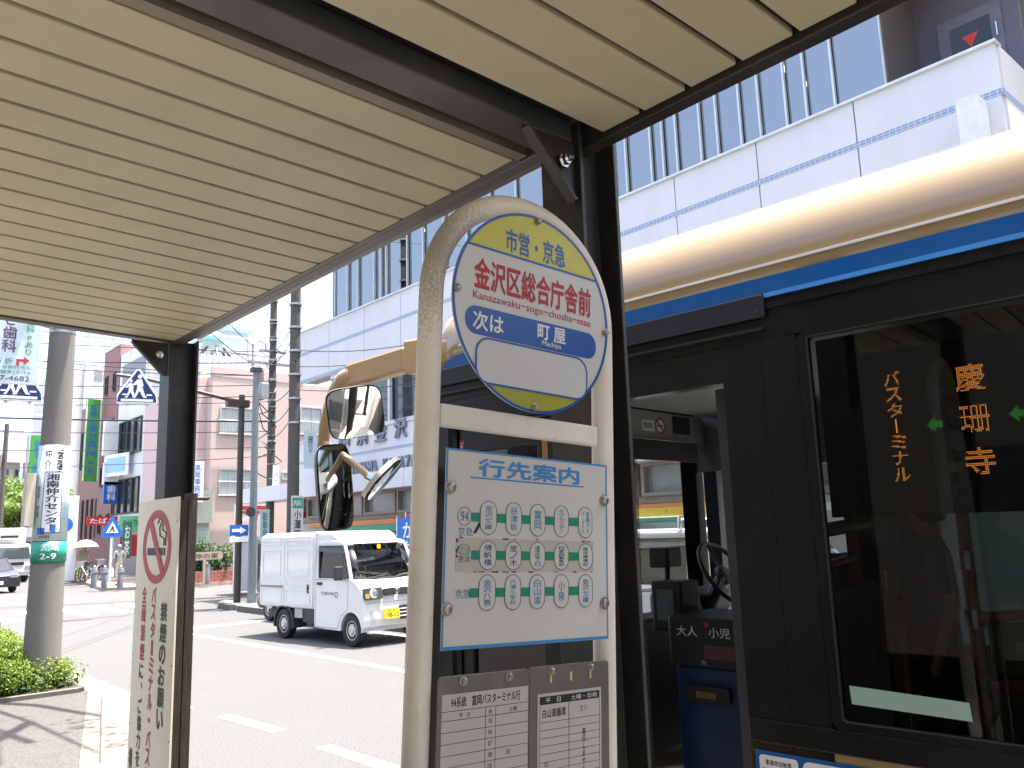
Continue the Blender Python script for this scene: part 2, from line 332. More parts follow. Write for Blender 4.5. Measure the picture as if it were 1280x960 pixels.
# ================================================================ NO-SMOKING BOARD on the end column
brd = thing('no_smoking_board', (1.53, 4.55, .15), 'tall cream no-smoking notice board with red prohibition circle beside shelter column', 'notice board')
BF = Fr((1.50, 4.865, 0), (0, -1, 0), (0, 0, 1))      # u runs from the far edge to the near edge, v up
cream = M('cream_sign_board', (.82, .77, .62), .5, var=.05, scale=3, dirt=((.42, .35, .24), .3, 6))
put('panel', MB(BF).box(0, .615, .45, 2.118, -.012, .0), cream, brd, bevel=.002)
wood = M('dark_weathered_wood', (.05, .038, .03), .8, var=.4, scale=14, bump=.5, bscale=60, stretch=(6, 6, .6))
put('timber_back', MB(BF).box(.002, .612, .46, 2.10, -.05, -.0125), wood, brd, bevel=.003)
put('timber_post', MB(BF).box(.545, .615, .15, 2.135, -.098, -.051), wood, brd, bevel=.004)
put('timber_post', MB(BF).box(.0, .07, .15, 2.10, -.098, -.051), wood, brd, bevel=.004)
for vv in (.6, .95, 1.3, 1.65, 2.0):
    for uu in (.012, .603): put('nail', MB(BF).lathe([(.004, 0), (.004, .002)], 6, at=(uu, vv, 0)), M('rusty_nail', (.12, .07, .04), .7, .5), brd)
RED = M('red_print', (.42, .02, .026), .5, var=.08)
c0, c1 = .322, 1.872
mk = put('prohibition_ring', MB(BF).ring_prism(ell(c0, c1, .215, .19, 48), ell(c0, c1, .168, .148, 48), .0005, .002), RED, brd)
a = R_(-45)
def bar(fr, cx, cy, L, w, ang, z0, z1):
    c, s = math.cos(ang), math.sin(ang); return MB(fr).prism([(cx + x * c - y * s, cy + x * s + y * c) for x, y in ((-L, -w), (L, -w), (L, w), (-L, w))], z0, z1)
put('cigarette', MB(BF).box(c0 - .14, c0 + .135, c1 - .045, c1 - .007, .0005, .0015), BLACK_INK, brd)
put('cigarette_tip', MB(BF).box(c0 + .10, c0 + .122, c1 - .045, c1 - .007, .0016, .0019), RED, brd)
put('prohibition_bar', bar(BF, c0, c1, .175, .025, R_(-52), .0022, .0032), RED, brd)
put('smoke', MB(BF).tube([(c0 + .11, c1 + .005, .001), (c0 + .115, c1 + .04, .001), (c0 + .05, c1 + .055, .001), (c0 + .04, c1 + .10, .001), (c0 + .075, c1 + .13, .001), (c0 + .04, c1 + .145, .001), (c0 + .01, c1 + .12, .001)], .004, 6), BLACK_INK, brd)
put('smoke', MB(BF).tube([(c0 + .135, c1 + .005, .001), (c0 + .14, c1 + .07, .001), (c0 + .085, c1 + .085, .001), (c0 + .09, c1 + .12, .001)], .004, 6), BLACK_INK, brd)
def bv(px, py): p = ax(px, py, 1.5); return 4.865 - p.y, p.z
def col_txt(body, x, y0, y1, w, mat, bold=.03):
    n = len(body); h = (y1 - y0) / n
    mb = MB(BF)
    for i, ch in enumerate(body):
        if ch == 'ー': ch = '｜'
        yc = y1 - (i + .5) * h
        if ch in '・': txt_into(mb, '・', x - .012, x + .012, yc - .01, yc + .01, bold)
        elif ch == '、': txt_into(mb, ch, x + w * .1, x + w * .4, yc, yc + h * .35, bold)
        elif ch == '｜': txt_into(mb, '｜', x - .006, x + .006, yc - h * .42, yc + h * .42, bold)
        else: txt_into(mb, ch, x - w / 2, x + w / 2, yc - h * .43, yc + h * .43, bold)
    put('lettering', flat(mb), mat, brd)
col_txt('禁煙のお願い', .47, .98, 1.60, .088, BLACK_INK, .035)
col_txt('バスターミナル・バス停', .315, .70, 1.67, .062, RED)
col_txt('全面禁煙', .165, 1.28, 1.67, .064, RED)
col_txt('に、ご協力をお願い', .165, .50, 1.275, .058, BLACK_INK)
col_txt('横浜市', .055, .5, .84, .05, BLACK_INK)

# ================================================================ BUS STOP SIGN
SF = Fr((1.1182, 1.2791, 1.8396), (.9979312, -.0331633, -.0550767), (.0549008, -.00619, .9984726))
stop = thing('bus_stop_sign', tuple(SF.P(.023, -1.69)), 'cream tubular bus stop sign with round yellow and white disc and route boards', 'bus stop sign')
stop.location.z = .15
pole_m = M('aged_cream_paint', (.78, .735, .65), .42, var=.06, scale=5, bump=.04, bscale=60, dirt=((.42, .36, .28), .35, 9))
# soot and moss on the upper left of the arch: darker by a mask of its own in object space
_nt = pole_m.node_tree; _b = _nt.nodes['Principled BSDF']; _src = _b.inputs['Base Color'].links[0].from_socket
_tc2 = _nt.nodes.new('ShaderNodeTexCoord'); _mp = _nt.nodes.new('ShaderNodeVectorMath'); _mp.operation = 'DISTANCE'; _pc = SF.P(-.25, .62, .0); _mp.inputs[1].default_value = _pc; _nt.links.new(_tc2.outputs['Object'], _mp.inputs[0])
_r = _nt.nodes.new('ShaderNodeMapRange'); _r.inputs['From Min'].default_value = .34; _r.inputs['From Max'].default_value = .03; _nt.links.new(_mp.outputs['Value'], _r.inputs['Value'])
_nz = _nt.nodes.new('ShaderNodeTexNoise'); _nz.inputs['Scale'].default_value = 190; _nz.inputs['Detail'].default_value = 6; _nt.links.new(_tc2.outputs['Object'], _nz.inputs['Vector'])
_ad = _nt.nodes.new('ShaderNodeMath'); _ad.operation = 'MULTIPLY_ADD'; _ad.inputs[1].default_value = 1.0; _nt.links.new(_r.outputs[0], _ad.inputs[0]); _nt.links.new(_nz.outputs[0], _ad.inputs[2])
_r2 = _nt.nodes.new('ShaderNodeMapRange'); _r2.inputs['From Min'].default_value = .92; _r2.inputs['From Max'].default_value = 1.4; _r2.inputs['To Max'].default_value = .62; _nt.links.new(_ad.outputs[0], _r2.inputs['Value'])
_mm = _nt.nodes.new('ShaderNodeMix'); _mm.data_type = 'RGBA'; _nt.links.new(_r2.outputs[0], _mm.inputs['Factor']); _nt.links.new(_src, _mm.inputs['A']); _mm.inputs['B'].default_value = (.13, .11, .085, 1); _nt.links.new(_mm.outputs['Result'], _b.inputs['Base Color'])
pts = [(-.216, -1.66, 0), (-.216, -1.0, 0), (-.216, 0, 0), (-.216, .3, 0), (-.216, .515, 0)] + [(.023 - .239 * math.cos(t), .52 + .239 * math.sin(t), 0) for t in [R_(6 * i) for i in range(1, 30)]] + [(.262, .515, 0), (.262, .3, 0), (.262, 0, 0), (.262, -1, 0), (.262, -1.69, 0)]
put('tube_frame', MB(SF).tube(pts, .0245, 24), pole_m, stop, smooth=50)
cb = put('cross_bar', MB(SF).box(-.192, .236, .2525, .2965, -.012, .012), pole_m, stop, bevel=.004)
put('cross_bar', MB(SF).box(-.192, .236, -1.2, -1.15, -.012, .012), pole_m, stop, bevel=.004)
put('base_block', MB().prism(rrect(stop.location.x - .36, stop.location.x + .36, stop.location.y - .2, stop.location.y + .2, .06), .151, .27), M('kerb_concrete'), stop, bevel=.02)
def bolt(u, v, par, r=.0085, n0=.03):
    put('bolt', MB(SF).lathe([(r * 1.35, n0), (r * 1.35, n0 + .002), (r, n0 + .0025), (r * .95, n0 + .007), (r * .6, n0 + .009)], 10, at=(u, v, 0)), M('weathered_bolt', (.38, .35, .31), .45, .8, .25, 60), par, smooth=35)
# disc
DX, DY, DR = .0306, .5185, .218
dw = M('sign_white', (.60, .595, .575), .35, var=.03, scale=3, dirt=((.5, .47, .4), .2, 6))
disc = put('sign_disc', MB(SF).prism(ell(DX, DY, DR, DR, 72), .0285, .0315), dw, stop)
YEL = M('sign_yellow', (.56, .52, .03), .35, var=.04); SBL = M('sign_blue', (.008, .085, .36), .35, var=.04)
def seg_poly(y0, y1, r):   # part of the disc between two heights
    out = []
    for i in range(41): yy = y0 + (y1 - y0) * i / 40; h = math.sqrt(max(r * r - (yy - DY) ** 2, 0)); out.append((DX + h, yy))
    return out + [(2 * DX - x, yy) for x, yy in out[::-1]]
put('yellow_field', MB(SF).prism(seg_poly(.630, DY + DR - .0015, DR - .001), .0316, .0320), YEL, disc)
put('yellow_field', MB(SF).prism(seg_poly(DY - DR + .0015, .3455, DR - .001), .0316, .0320), M('sign_yellow_lower', (.36, .36, .03), .35, var=.05), disc)  # lower field in a darker yellow
put('blue_rim', MB(SF).ring_prism(ell(DX, DY, DR + .0004, DR + .0004, 72), ell(DX, DY, DR - .0055, DR - .0055, 72), .0321, .0328), SBL, disc)
h = math.sqrt(DR ** 2 - (.630 - DY) ** 2) - .003; put('blue_line', MB(SF).box(DX - h, DX + h, .6275, .6325, .0321, .0326), SBL, disc)
put('blue_band', MB(SF).prism(rrect(-.1545, .2105, .4425, .5015, .027), .0321, .0326), SBL, disc)
bx = rrect(-.128, .182, .3435, .4400, .034, 8)
put('white_box', MB(SF).prism(bx, .0330, .0334), M('sign_white_patch', (.58, .58, .58), .4, var=.02), disc)
put('blue_outline', MB(SF).ring_prism(bx, inset(bx, .004), .0335, .0339), SBL, disc)
txt('lettering', SF, '市営・京急', -.054, .116, .6375, .689, SBL, disc, .022, .0325)
txt('lettering', SF, '金沢区総合庁舎前', -.134, .195, .5395, .604, RED, disc, .03, .0320)
txt('lettering', SF, 'Kanazawaku−sogo−chosha−mae', -.1366, .1945, .5115, .533, RED, disc, .006, .0320)
txt('lettering', SF, '次は', -.136, -.058, .452, .491, WHITE_INK, disc, .022, .0330)
txt('lettering', SF, '町 屋', .036, .116, .4625, .4955, WHITE_INK, disc, .022, .0330)
txt('lettering', SF, 'Machiya', .049, .103, .4465, .4605, WHITE_INK, disc, .01, .0330)
for u, v in ((.0336, .7265), (-.177, .5284), (.240, .5126), (.0283, .312)): bolt(u, v, stop, .0065, .0335)
# route board
rb = put('route_board', MB(SF).box(-.1908, .2399, -.1618, .2075, .0310, .0335), dw, stop)
LBL = M('board_blue', (.06, .26, .56), .4, var=.04); TIN = M('text_blue', (.07, .22, .43), .5, var=.06); GRN = M('route_green', (.02, .24, .16), .5, var=.06); DGR = M('outline_green', (.03, .13, .09), .5)
for x0, x1, y0, y1 in ((-.1908, .2399, .2037, .2075), (-.1908, .2399, -.1618, -.1555), (-.1908, -.1868, -.1553, .2035), (.2364, .2399, -.1553, .2035)): put('blue_border', MB(SF).box(x0, x1, y0, y1, .0336, .0341), LBL, rb)
txt('lettering', SF, '行先案内', -.114, .154, .1595, .1935, LBL, rb, .03, .0341)
put('underline', MB(SF).box(-.134, .168, .1537, .1567, .0336, .0340), LBL, rb)
xs = (-.0885, -.025, .038, .1035, .1725)
patch = rb
put('pasted_strip', MB(SF).box(-.164, .197, -.0225, .0402, .0336, .0340), M('aged_paper_strip', (.48, .47, .41), .5, var=.04), rb)
tear = MB(SF); rnd = random.Random(3)
for i in range(26):
    t = rnd.random(); u = -.164 + .361 * t if rnd.random() < .7 else -.1655 + rnd.random() * .006; v = rnd.choice((.0405, -.0228)) if u > -.158 else rnd.uniform(-.022, .04)
    tear.box(u, u + rnd.uniform(.002, .016 if u > -.158 else .004), v - rnd.uniform(.0005, .0014), v + rnd.uniform(.0005, .0014 if u > -.158 else .006), .0341, .0343 + i * .00001)
put('torn_edge', tear, BLACK_INK, rb)
def route_row(yc, hh, names, ink, gx0, z=.0342):
    g = [gx0] + list(xs)
    for i in range(5): put('route_link', MB(SF).box(g[i] + (0 if i == 0 else .019), g[i + 1] - .019, yc - .0085, yc + .0085, z, z + .0003), GRN, rb)
    for i, x in enumerate(xs):
        ov = rrect(x - .0205, x + .0205, yc - hh, yc + hh, .0203, 7)
        o = put('stop_oval', MB(SF).prism(ov, z + .0004, z + .0006), dw, rb); put('outline', MB(SF).ring_prism(ov, inset(ov, .0012), z + .0007, z + .0010), DGR, o)
        nm = names[i]; n = len(nm)
        if isinstance(nm, tuple):
            for q, s in enumerate(nm): txt('lettering', SF, s, x + (.002 if q == 0 else -.012), x + (.012 if q == 0 else -.002), yc - hh * .68, yc + hh * .68, ink, o, .004, z + .0008, True)
        else:
            hw = .0095 if n <= 4 else .0075; e = hh * (.62 if n < 3 else .74)
            mb = MB(SF); st = 2 * e / n
            for q, ch in enumerate(nm):
                y1 = yc + e - q * st
                if ch == 'ー': txt_into(mb, '｜', x - .001, x + .001, y1 - st * .9, y1 - st * .1, 0, z + .0008)
                else: txt_into(mb, ch, x - hw, x + hw, y1 - min(st * .93, .021), y1 - st * .03, .006, z + .0008)
            put('lettering', flat(mb), ink, o)
route_row(.0800, .0325, ['金沢文庫', '谷津坂', '富岡', 'サブセンター', ('富岡バス', 'ターミナル')], TIN, -.128)
route_row(.0086, .0275, ['帰帆橋', '室ノ木', '追浜住宅入口', '日産自動車前', '追浜車庫前'], M('text_navy', (.03, .09, .2), .5), -.128)
route_row(-.0612, .0335, ['金沢八景', '六浦小学校', '白山道', '小泉', '金沢文庫'], TIN, -.130)
cc = ell(-.1453, .0805, .0165, .0175, 28); o = put('route_number', MB(SF).ring_prism(cc, inset(cc, .001), .0337, .0342), DGR, rb)
txt('lettering', SF, '94', -.1545, -.136, .071, .090, TIN, rb, .004, .0342); txt('lettering', SF, '京急', -.160, -.125, .0435, .0605, TIN, rb, .002, .0342)
cc = rrect(-.158, -.132, .0095, .0275, .008); put('route_number', MB(SF).ring_prism(cc, inset(cc, .001), .0341, .0345), DGR, rb)
txt('lettering', SF, '文15', -.155, -.135, .0125, .0245, TIN, rb, 0, .0345); txt('lettering', SF, '京浜', -.158, -.131, -.0055, .0075, M('text_navy'), rb, 0, .0345)
txt('lettering', SF, '京急', -.163, -.128, -.071, -.054, TIN, rb, .002, .0342)
put('black_arrow', MB(SF).prism([(-.124, .050), (-.118, .049), (-.106, .066), (-.107, .071), (-.1115, .070)], .0337, .0341), BLACK_INK, rb)
for u, v in ((-.1805, .1335), (-.1817, -.0887), (.2297, .1294), (.2276, -.0878)): bolt(u, v, stop, .0095, .0345)
# timetable holders
tin = M('timetable_metal', (.19, .185, .175), .45, .55, .12, 12, .05, 60, dirt=((.28, .25, .2), .3, 10))
paper = M('timetable_paper', (.48, .48, .455), .5, var=.03, scale=8, dirt=((.5, .47, .4), .25, 12))
def holder(x0, x1, y1, px0, px1, py1, left):
    hd = put('timetable_holder', MB(SF).prism(rrect(x0, x1, -.83, y1, .008), .031, .036), tin, stop, bevel=.001)
    pp = put('timetable_sheet', MB(SF).box(px0, px1, -.80, py1, .0361, .0366), paper, hd)
    ln = MB(SF)
    if left:
        txt('lettering', SF, '94系統　富岡バスターミナル行', px0 + .02, px1 - .02, py1 - .0235, py1 - .0055, BLACK_INK, hd, .01, .0369)
        ln.box(px0, px1, py1 - .0295, py1 - .0287, .0366, .0369); c1, c2 = px0 + .098, px0 + .122
        txt('lettering', SF, '平　日', px0 + .038, px0 + .062, py1 - .042, py1 - .034, BLACK_INK, hd, 0, .0369); txt('lettering', SF, '時', c1 + .008, c2 - .008, py1 - .042, py1 - .034, BLACK_INK, hd, 0, .0369); txt('lettering', SF, '土曜', c2 + .032, c2 + .052, py1 - .042, py1 - .034, BLACK_INK, hd, 0, .0369)
        for i in range(26):
            yy = py1 - .0445 - i * .0195; ln.box(px0, px1, yy - .0008, yy, .0366, .0369)
            if i < 19:
                txt('lettering', SF, '%02d' % (5 + i), c1 + .0075, c2 - .0075, yy - .014, yy - .005, BLACK_INK, hd, 0, .0369)
                if i in (4, 5, 6, 7, 9, 11, 13): txt('lettering', SF, '30', px0 + .03, px0 + .04, yy - .014, yy - .005, BLACK_INK, hd, 0, .0369)
                if i in (3, 5, 6, 7, 8, 11): txt('lettering', SF, '30', c2 + .026, c2 + .036, yy - .014, yy - .005, BLACK_INK, hd, 0, .0369)
        for c in (c1, c2): ln.box(c, c + .0008, -.60, py1 - .030, .0367, .03695)
    else:
        put('header_strip', MB(SF).box(px0 + .005, px1 - .005, py1 - .0205, py1 - .0055, .0367, .0369), BLACK_INK, hd)
        txt('lettering', SF, '平　日', px0 + .02, px0 + .06, py1 - .0175, py1 - .0085, WHITE_INK, hd, 0, .0371); txt('lettering', SF, '土曜・日祝', px0 + .088, px1 - .012, py1 - .0175, py1 - .0085, WHITE_INK, hd, 0, .0371)
        txt('lettering', SF, '白山道循環', px0 + .012, px0 + .074, py1 - .045, py1 - .029, BLACK_INK, hd, .01, .0369); txt('lettering', SF, '（文５）', px0 + .112, px0 + .134, py1 - .042, py1 - .03, BLACK_INK, hd, 0, .0369)
        ln.box(px0 + .005, px0 + .0058, -.62, py1 - .021, .0366, .0369); ln.box(px0 + .082, px0 + .083, -.62, py1 - .021, .0366, .0369); ln.box(px1 - .006, px1 - .005, -.62, py1 - .021, .0366, .0369)
        for i in range(26): yy = py1 - .053 - i * .0145; ln.box(px0 + .005, px1 - .005, yy - .0007, yy, .03665, .03695)
        txt('lettering', SF, '運行しません', px0 + .119, px0 + .128, py1 - .155, py1 - .075, BLACK_INK, hd, .006, .0370, True)
        for i in range(3): txt('lettering', SF, ('10', '10', '15')[i], px0 + .018, px0 + .026, py1 - .135 - i * .0145, py1 - .126 - i * .0145, BLACK_INK, hd, 0, .0370)
    put('ruled_lines', ln, BLACK_INK, hd); return hd
hl = holder(-.1950, .0175, -.2065, -.187, .0145, -.2375, True); hr = holder(.0195, .2375, -.2045, .0395, .2135, -.2560, False)
for u in (-.1411, -.0335): bolt(u, -.2165, hl, .0065, .0362)
for u in (.0745, .1836): bolt(u, -.2145, hr, .006, .0362)
for u in (.0745, .129, .1836): put('slot', MB(SF).prism(rrect(u - .0022, u + .0022, -.237, -.2195, .0021), .0361, .0365), M('slot_bright', (.7, .62, .3), .5), hr)

# ================================================================ PEOPLE (one skinned body each)
def person(name, loc, yaw, label, shirt, legs, skin=(.42, .27, .2), hair=(.02, .018, .016), h=1.68, arms=None, stride=.12, cap=None, group=None):
    k = h / 1.7; J = {'pel': (0, 0, .92), 'spi': (0, .01, 1.12), 'che': (0, .0, 1.33), 'nck': (0, -.01, 1.47), 'hed': (0, .015, 1.56), 'top': (0, .01, 1.68)}
    for s, sg in (('l', -1), ('r', 1)):
        st = stride * sg
        J.update({s + 'sh': (.17 * sg, 0, 1.40), s + 'hip': (.095 * sg, 0, .88), s + 'kn': (.1 * sg, .03 + st * .5, .49), s + 'an': (.1 * sg, st - .03, .085), s + 'to': (.115 * sg, st + .15, .03)})
        e, w, f = (arms or {}).get(s, ((.24 * sg, -.02, 1.13), (.25 * sg, .07, .9), (.25 * sg, .1, .8)))
        J.update({s + 'el': e, s + 'wr': w, s + 'fi': f})
    rad = dict(pel=(.155, .11), spi=(.14, .1), che=(.165, .115), nck=(.05, .05), hed=(.075, .09), top=(.062, .07))
    for s in 'lr': rad.update({s + 'sh': (.062, .062), s + 'el': (.044, .044), s + 'wr': (.03, .03), s + 'fi': (.028, .02), s + 'hip': (.095, .1), s + 'kn': (.062, .065), s + 'an': (.042, .045), s + 'to': (.04, .025)})
    ks = list(J); idx = {q: i for i, q in enumerate(ks)}
    ed = [('pel', 'spi'), ('spi', 'che'), ('che', 'nck'), ('nck', 'hed'), ('hed', 'top')]
    for s in 'lr': ed += [('che', s + 'sh'), (s + 'sh', s + 'el'), (s + 'el', s + 'wr'), (s + 'wr', s + 'fi'), ('pel', s + 'hip'), (s + 'hip', s + 'kn'), (s + 'kn', s + 'an'), (s + 'an', s + 'to')]
    me = bpy.data.meshes.new(name); me.from_pydata([tuple(c * k for c in J[q]) for q in ks], [(idx[a], idx[b]) for a, b in ed], [])
    o = bpy.data.objects.new(name, me); COL.objects.link(o); o.modifiers.new('skin', 'SKIN'); sd = o.modifiers.new('sub', 'SUBSURF'); sd.levels = sd.render_levels = 2
    for i, q in enumerate(ks): me.skin_vertices[0].data[i].radius = tuple(c * k for c in rad[q]); me.skin_vertices[0].data[i].use_root = (q == 'pel')
    bpy.context.view_layer.update(); bme = bpy.data.meshes.new_from_object(o.evaluated_get(bpy.context.evaluated_depsgraph_get())); bpy.data.objects.remove(o)
    T = Matrix.Translation(loc) @ Matrix.Rotation(yaw, 4, 'Z'); bme.materials.clear()
    for m in (M('skin_tone', skin, .55), M('cloth_%d%d%d' % tuple(int(c * 99) for c in shirt), shirt, .85, var=.12, scale=20), M('cloth_%d%d%d' % tuple(int(c * 99) for c in legs), legs, .85, var=.12, scale=20), M('shoe_leather', (.03, .027, .025), .5)): bme.materials.append(m)
    for p in bme.polygons:
        c = p.center / k; p.use_smooth = True
        p.material_index = 3 if c.z < .09 else 2 if c.z < .95 and abs(c.x) < .21 else 0 if c.z > 1.475 or (abs(c.x) > .2 and c.z < 1.2) else 1
        if arms and c.y > .24 and c.z > .9: p.material_index = 0
    root = thing(name, loc, label, 'person', group)
    bme.transform(T); b = bpy.data.objects.new('body', bme); COL.objects.link(b); adopt(b, root)
    hd = MB(Fr((0, 0, 0))); hd.lathe([(.001, .115), (.045, .108), (.08, .07), (.094, .015), (.09, -.02), (.075, -.055), (.02, -.06)], 16, at=(0, -.012, 1.60))
    m2 = hd.mesh('hair'); m2.transform(T @ Matrix.Scale(k, 4)); put('hair' if not cap else 'sun_hat', m2, M('hair_%d' % int(hair[0] * 999), hair, .7), root, smooth=60)
    fc = MB(); 
    for sx in (-.032, .032): fc.lathe([(.010, .088), (.010, .094)], 8, axis=1, at=(sx, .0, 1.585))
    fc.lathe([(.014, .085), (.006, .115)], 8, axis=1, at=(0, 0, 1.56)); m3 = fc.mesh('face'); m3.transform(T @ Matrix.Scale(k, 4)); put('face', m3, M('eye_dark', (.06, .04, .035), .5), root)
    return root

# ================================================================ CITY BUS at the stop
fw = Vector((-.078, .997, 0)).normalized(); iw = Vector((fw.y, -fw.x, 0)); BP = Vector((2.5, 2.11, 0))
B3 = Fr(BP, iw, fw)                      # (w inward, s forward, z up)
BS = Fr(BP, -fw, (0, 0, 1))              # side face: (-s, z, outward)
def bpx(px, py, w=0.):
    d = ray(px, py); t = ((BP + iw * w - EYE).dot(iw)) / d.dot(iw); q = EYE + d * t; return (w, (q - BP).dot(fw), q.z)
bus = thing('city_bus', tuple(B3.P(1.24, -3.5, 0)), 'beige and blue city bus with black window band and open front door at the stop', 'bus')
tan = M('bus_beige_paint', (.31, .21, .10), .24, var=.03, scale=2, coat=.6, spec=.5, dirt=((.30, .19, .09), .25, 1.5))
bblue = M('bus_blue_paint', (.003, .088, .28), .25, var=.04, coat=.4); lblue = M('bus_light_blue', (.06, .27, .62), .3); bblk = M('bus_black_trim', (.007, .007, .0073), .3, spec=.3, var=.15, scale=8, dirt=((.014, .013, .0125), .4, 5))
bgry = M('bus_rail_grey', (.024, .026, .029), .35, .3, .1)
gls = glass('bus_glass', (.58, .62, .60), 1.0, 0., 1.36); clear = glass('clear_glass', (.86, .9, .88))
igrey = M('bus_inner_grey', (.30, .30, .28), .5, var=.08); idark = M('bus_inner_dark', (.02, .02, .022), .5, var=.2); ora = M('rail_orange', (.62, .17, .045), .35, var=.08, coat=.3)
LEN = 9.3; F0 = 1.36; BW = 2.48
# roof shell
prof = [(0, 2.692), (0, 2.82), (.015, 2.895), (.05, 2.975), (.11, 3.04), (.2, 3.085), (.4, 3.115), (.8, 3.13), (1.24, 3.135)]
prof = prof + [(BW - w, z) for w, z in prof[::-1][1:]]
rows = []
for s, e in ((-LEN, .1), (-LEN + .1, 0), (-6, 0), (-3, 0), (0, 0), (.9, 0), (1.05, .01), (1.18, .035), (1.29, .09), (1.36, .2)):
    rows.append([((w - 1.24) * (1 - e / 1.24) + 1.24, s, 2.692 + (z - 2.692) * (1 - e * 1.4)) for w, z in prof])
rf = put('roof', MB(B3).sheet(rows), tan, bus, smooth=40, solid=.01)
put('drip_line', MB(BS).box(-1.0, LEN - .2, 2.789, 2.798, .004, .012), M('stripe_white', (.72, .70, .64), .4), bus)
put('blue_stripe', MB(BS).prism([(-1.12, 2.705), (-1.06, 2.738), (-.98, 2.750), (LEN - .2, 2.750), (LEN - .2, 2.693), (-1.12, 2.693)], .006, .009), bblue, bus)
put('light_blue_stripe', MB(BS).box(.60, LEN - .2, 2.676, 2.692, .0, .010), lblue, bus)
put('cantrail', MB(B3).box(.0, .05, -LEN, F0 - .1, 2.53, 2.676), bblk, bus)
put('gutter_rail', MB(B3).box(-.012, -.001, -LEN + .2, -.605, 2.635, 2.655), bblk, bus)
hd = put('door_rail_cover', MB(BS).prism(rrect(-1.18, .602, 2.605, 2.690, .012), .001, .024), bgry, bus, bevel=.006)
put('screw', MB(BS).lathe([(.009, .0235), (.007, .028)], 10, at=(.575, 2.627, 0)), idark, hd)
put('rail_lip', MB(BS).box(-1.18, .595, 2.560, 2.568, .001, .03), bgry, hd)
put('door_header', MB(B3).box(.004, .06, -.41, 1.1, 2.40, 2.529), bblk, bus)
# pillars, window band and lower panels of the near side
put('door_pillar', MB(B3).box(0, .06, -.698, -.411, .3, 2.529), bblk, bus)
for s in (-.56,): put('pillar_seam', MB(BS).box(-s, -s + .006, .4, 2.52, .0003, .0012), bblk, bus)
put('front_pillar', MB(B3).box(0.01, .12, 1.08, F0, .3, 2.6), bblk, bus, bevel=.03)
wins = [(-.70, -2.05), (-2.13, -3.4), (-4.9, -6.2), (-6.28, -7.6), (-7.68, -9.0)]
for i, (s1, s0) in enumerate(wins):
    w_ = put('window', MB(BS).ring_prism(rrect(-s1, -s0, 1.25, 2.53, .03), rrect(-s1 + .035, -s0 - .03, 1.275, 2.51, .015), -.03, .0015), bblk, bus)
    put('pane', MB(BS).box(-s1 + .02, -s0 - .02, 1.262, 2.52, -.016, -.011), gls, w_)
    put('rubber_seal', MB(BS).ring_prism(rrect(-s1 + .033, -s0 - .028, 1.273, 2.512, .015), rrect(-s1 + .037, -s0 - .032, 1.277, 2.508, .013), -.01, .003), M('seal_grey', (.018, .018, .019), .5), w_)
    if s0 > -9 and i in (0, 2, 3): put('pillar', MB(B3).box(.0, .06, s0 - .08, s0, 1.25, 2.53), bblk, bus)
put('rear_side', MB(B3).box(0, .05, -LEN, -9.0, .35, 2.53), bblk, bus); put('mid_door', MB(B3).box(.02, .06, -4.9, -3.4, .35, 2.53), bblk, bus)
put('sill_rail', MB(B3).box(-.006, .05, -LEN, -.411, 1.176, 1.249), bblk, bus, bevel=.004)
sp = put('side_panel', MB(B3).box(0, .05, -LEN, -.411, .32, 1.175), tan, bus)
put('side_blue_panel', MB(BS).box(.425, 2.6, .5, 1.150, .001, .004), bblue, sp)
adp = put('notice_plate', MB(BS).prism(rrect(.44, .575, .95, 1.137, .012), .0045, .007), M('plate_white', (.7, .7, .72), .4), sp)
txt('lettering', BS, '事業用自動車', .462, .553, 1.108, 1.124, BLACK_INK, adp, .005, .0075); txt('lettering', BS, '事故防止コンクール', .448, .567, 1.080, 1.098, BLACK_INK, adp, .01, .0075)
put('advert_plate', MB(BS).prism(rrect(.592, 2.4, .6, 1.137, .02), .0045, .007), M('plate_white'), sp)
put('mint_sticker', MB(BS).add([(.762, 1.385, -.008), (1.105, 1.372, -.008), (1.108, 1.321, -.008), (.765, 1.330, -.008)], [(3, 2, 1, 0)]), M('mint_film', (.30, .46, .38), .5, var=.03), bus)
for ss in (-1.9, -7.2):
    wheel_ = MB(B3).lathe([(.3, .03), (.47, .05), (.49, .12), (.49, .26), (.46, .3), (.1, .3)], 32, axis=0, at=(0, ss - .5, .49)); put('wheel', wheel_, RUBBER, bus, smooth=40)
# front face
put('front_panel', MB(B3).prism([(.0, 1.30), (.06, 1.43), (.4, 1.55), (1.24, 1.60), (2.08, 1.55), (2.42, 1.43), (2.48, 1.30), (2.4, 1.30), (2.0, 1.45), (1.24, 1.50), (.45, 1.45), (.1, 1.28)], .3, 1.28), tan, bus)
put('front_visor', MB(B3).prism([(.02, 1.30), (.4, 1.50), (1.24, 1.55), (2.08, 1.50), (2.46, 1.30), (2.4, 1.25), (2.0, 1.38), (1.24, 1.45), (.45, 1.38), (.08, 1.25)], 2.47, 2.75), bblk, bus)
ws = [(.08, 1.34), (.4, 1.50), (1.24, 1.55), (2.08, 1.50), (2.40, 1.34)]
put('windscreen', MB(B3).sheet([[(w, s, 1.28) for w, s in ws], [(w, s - .03, 2.47) for w, s in ws]]), clear, bus, solid=.005)
put('right_front_pillar', MB(B3).box(2.38, 2.47, 1.20, 1.32, .3, 2.7), bblk, bus); put('screen_centre_bar', MB(B3).box(1.225, 1.255, 1.50, 1.53, 1.28, 2.47), idark, bus)
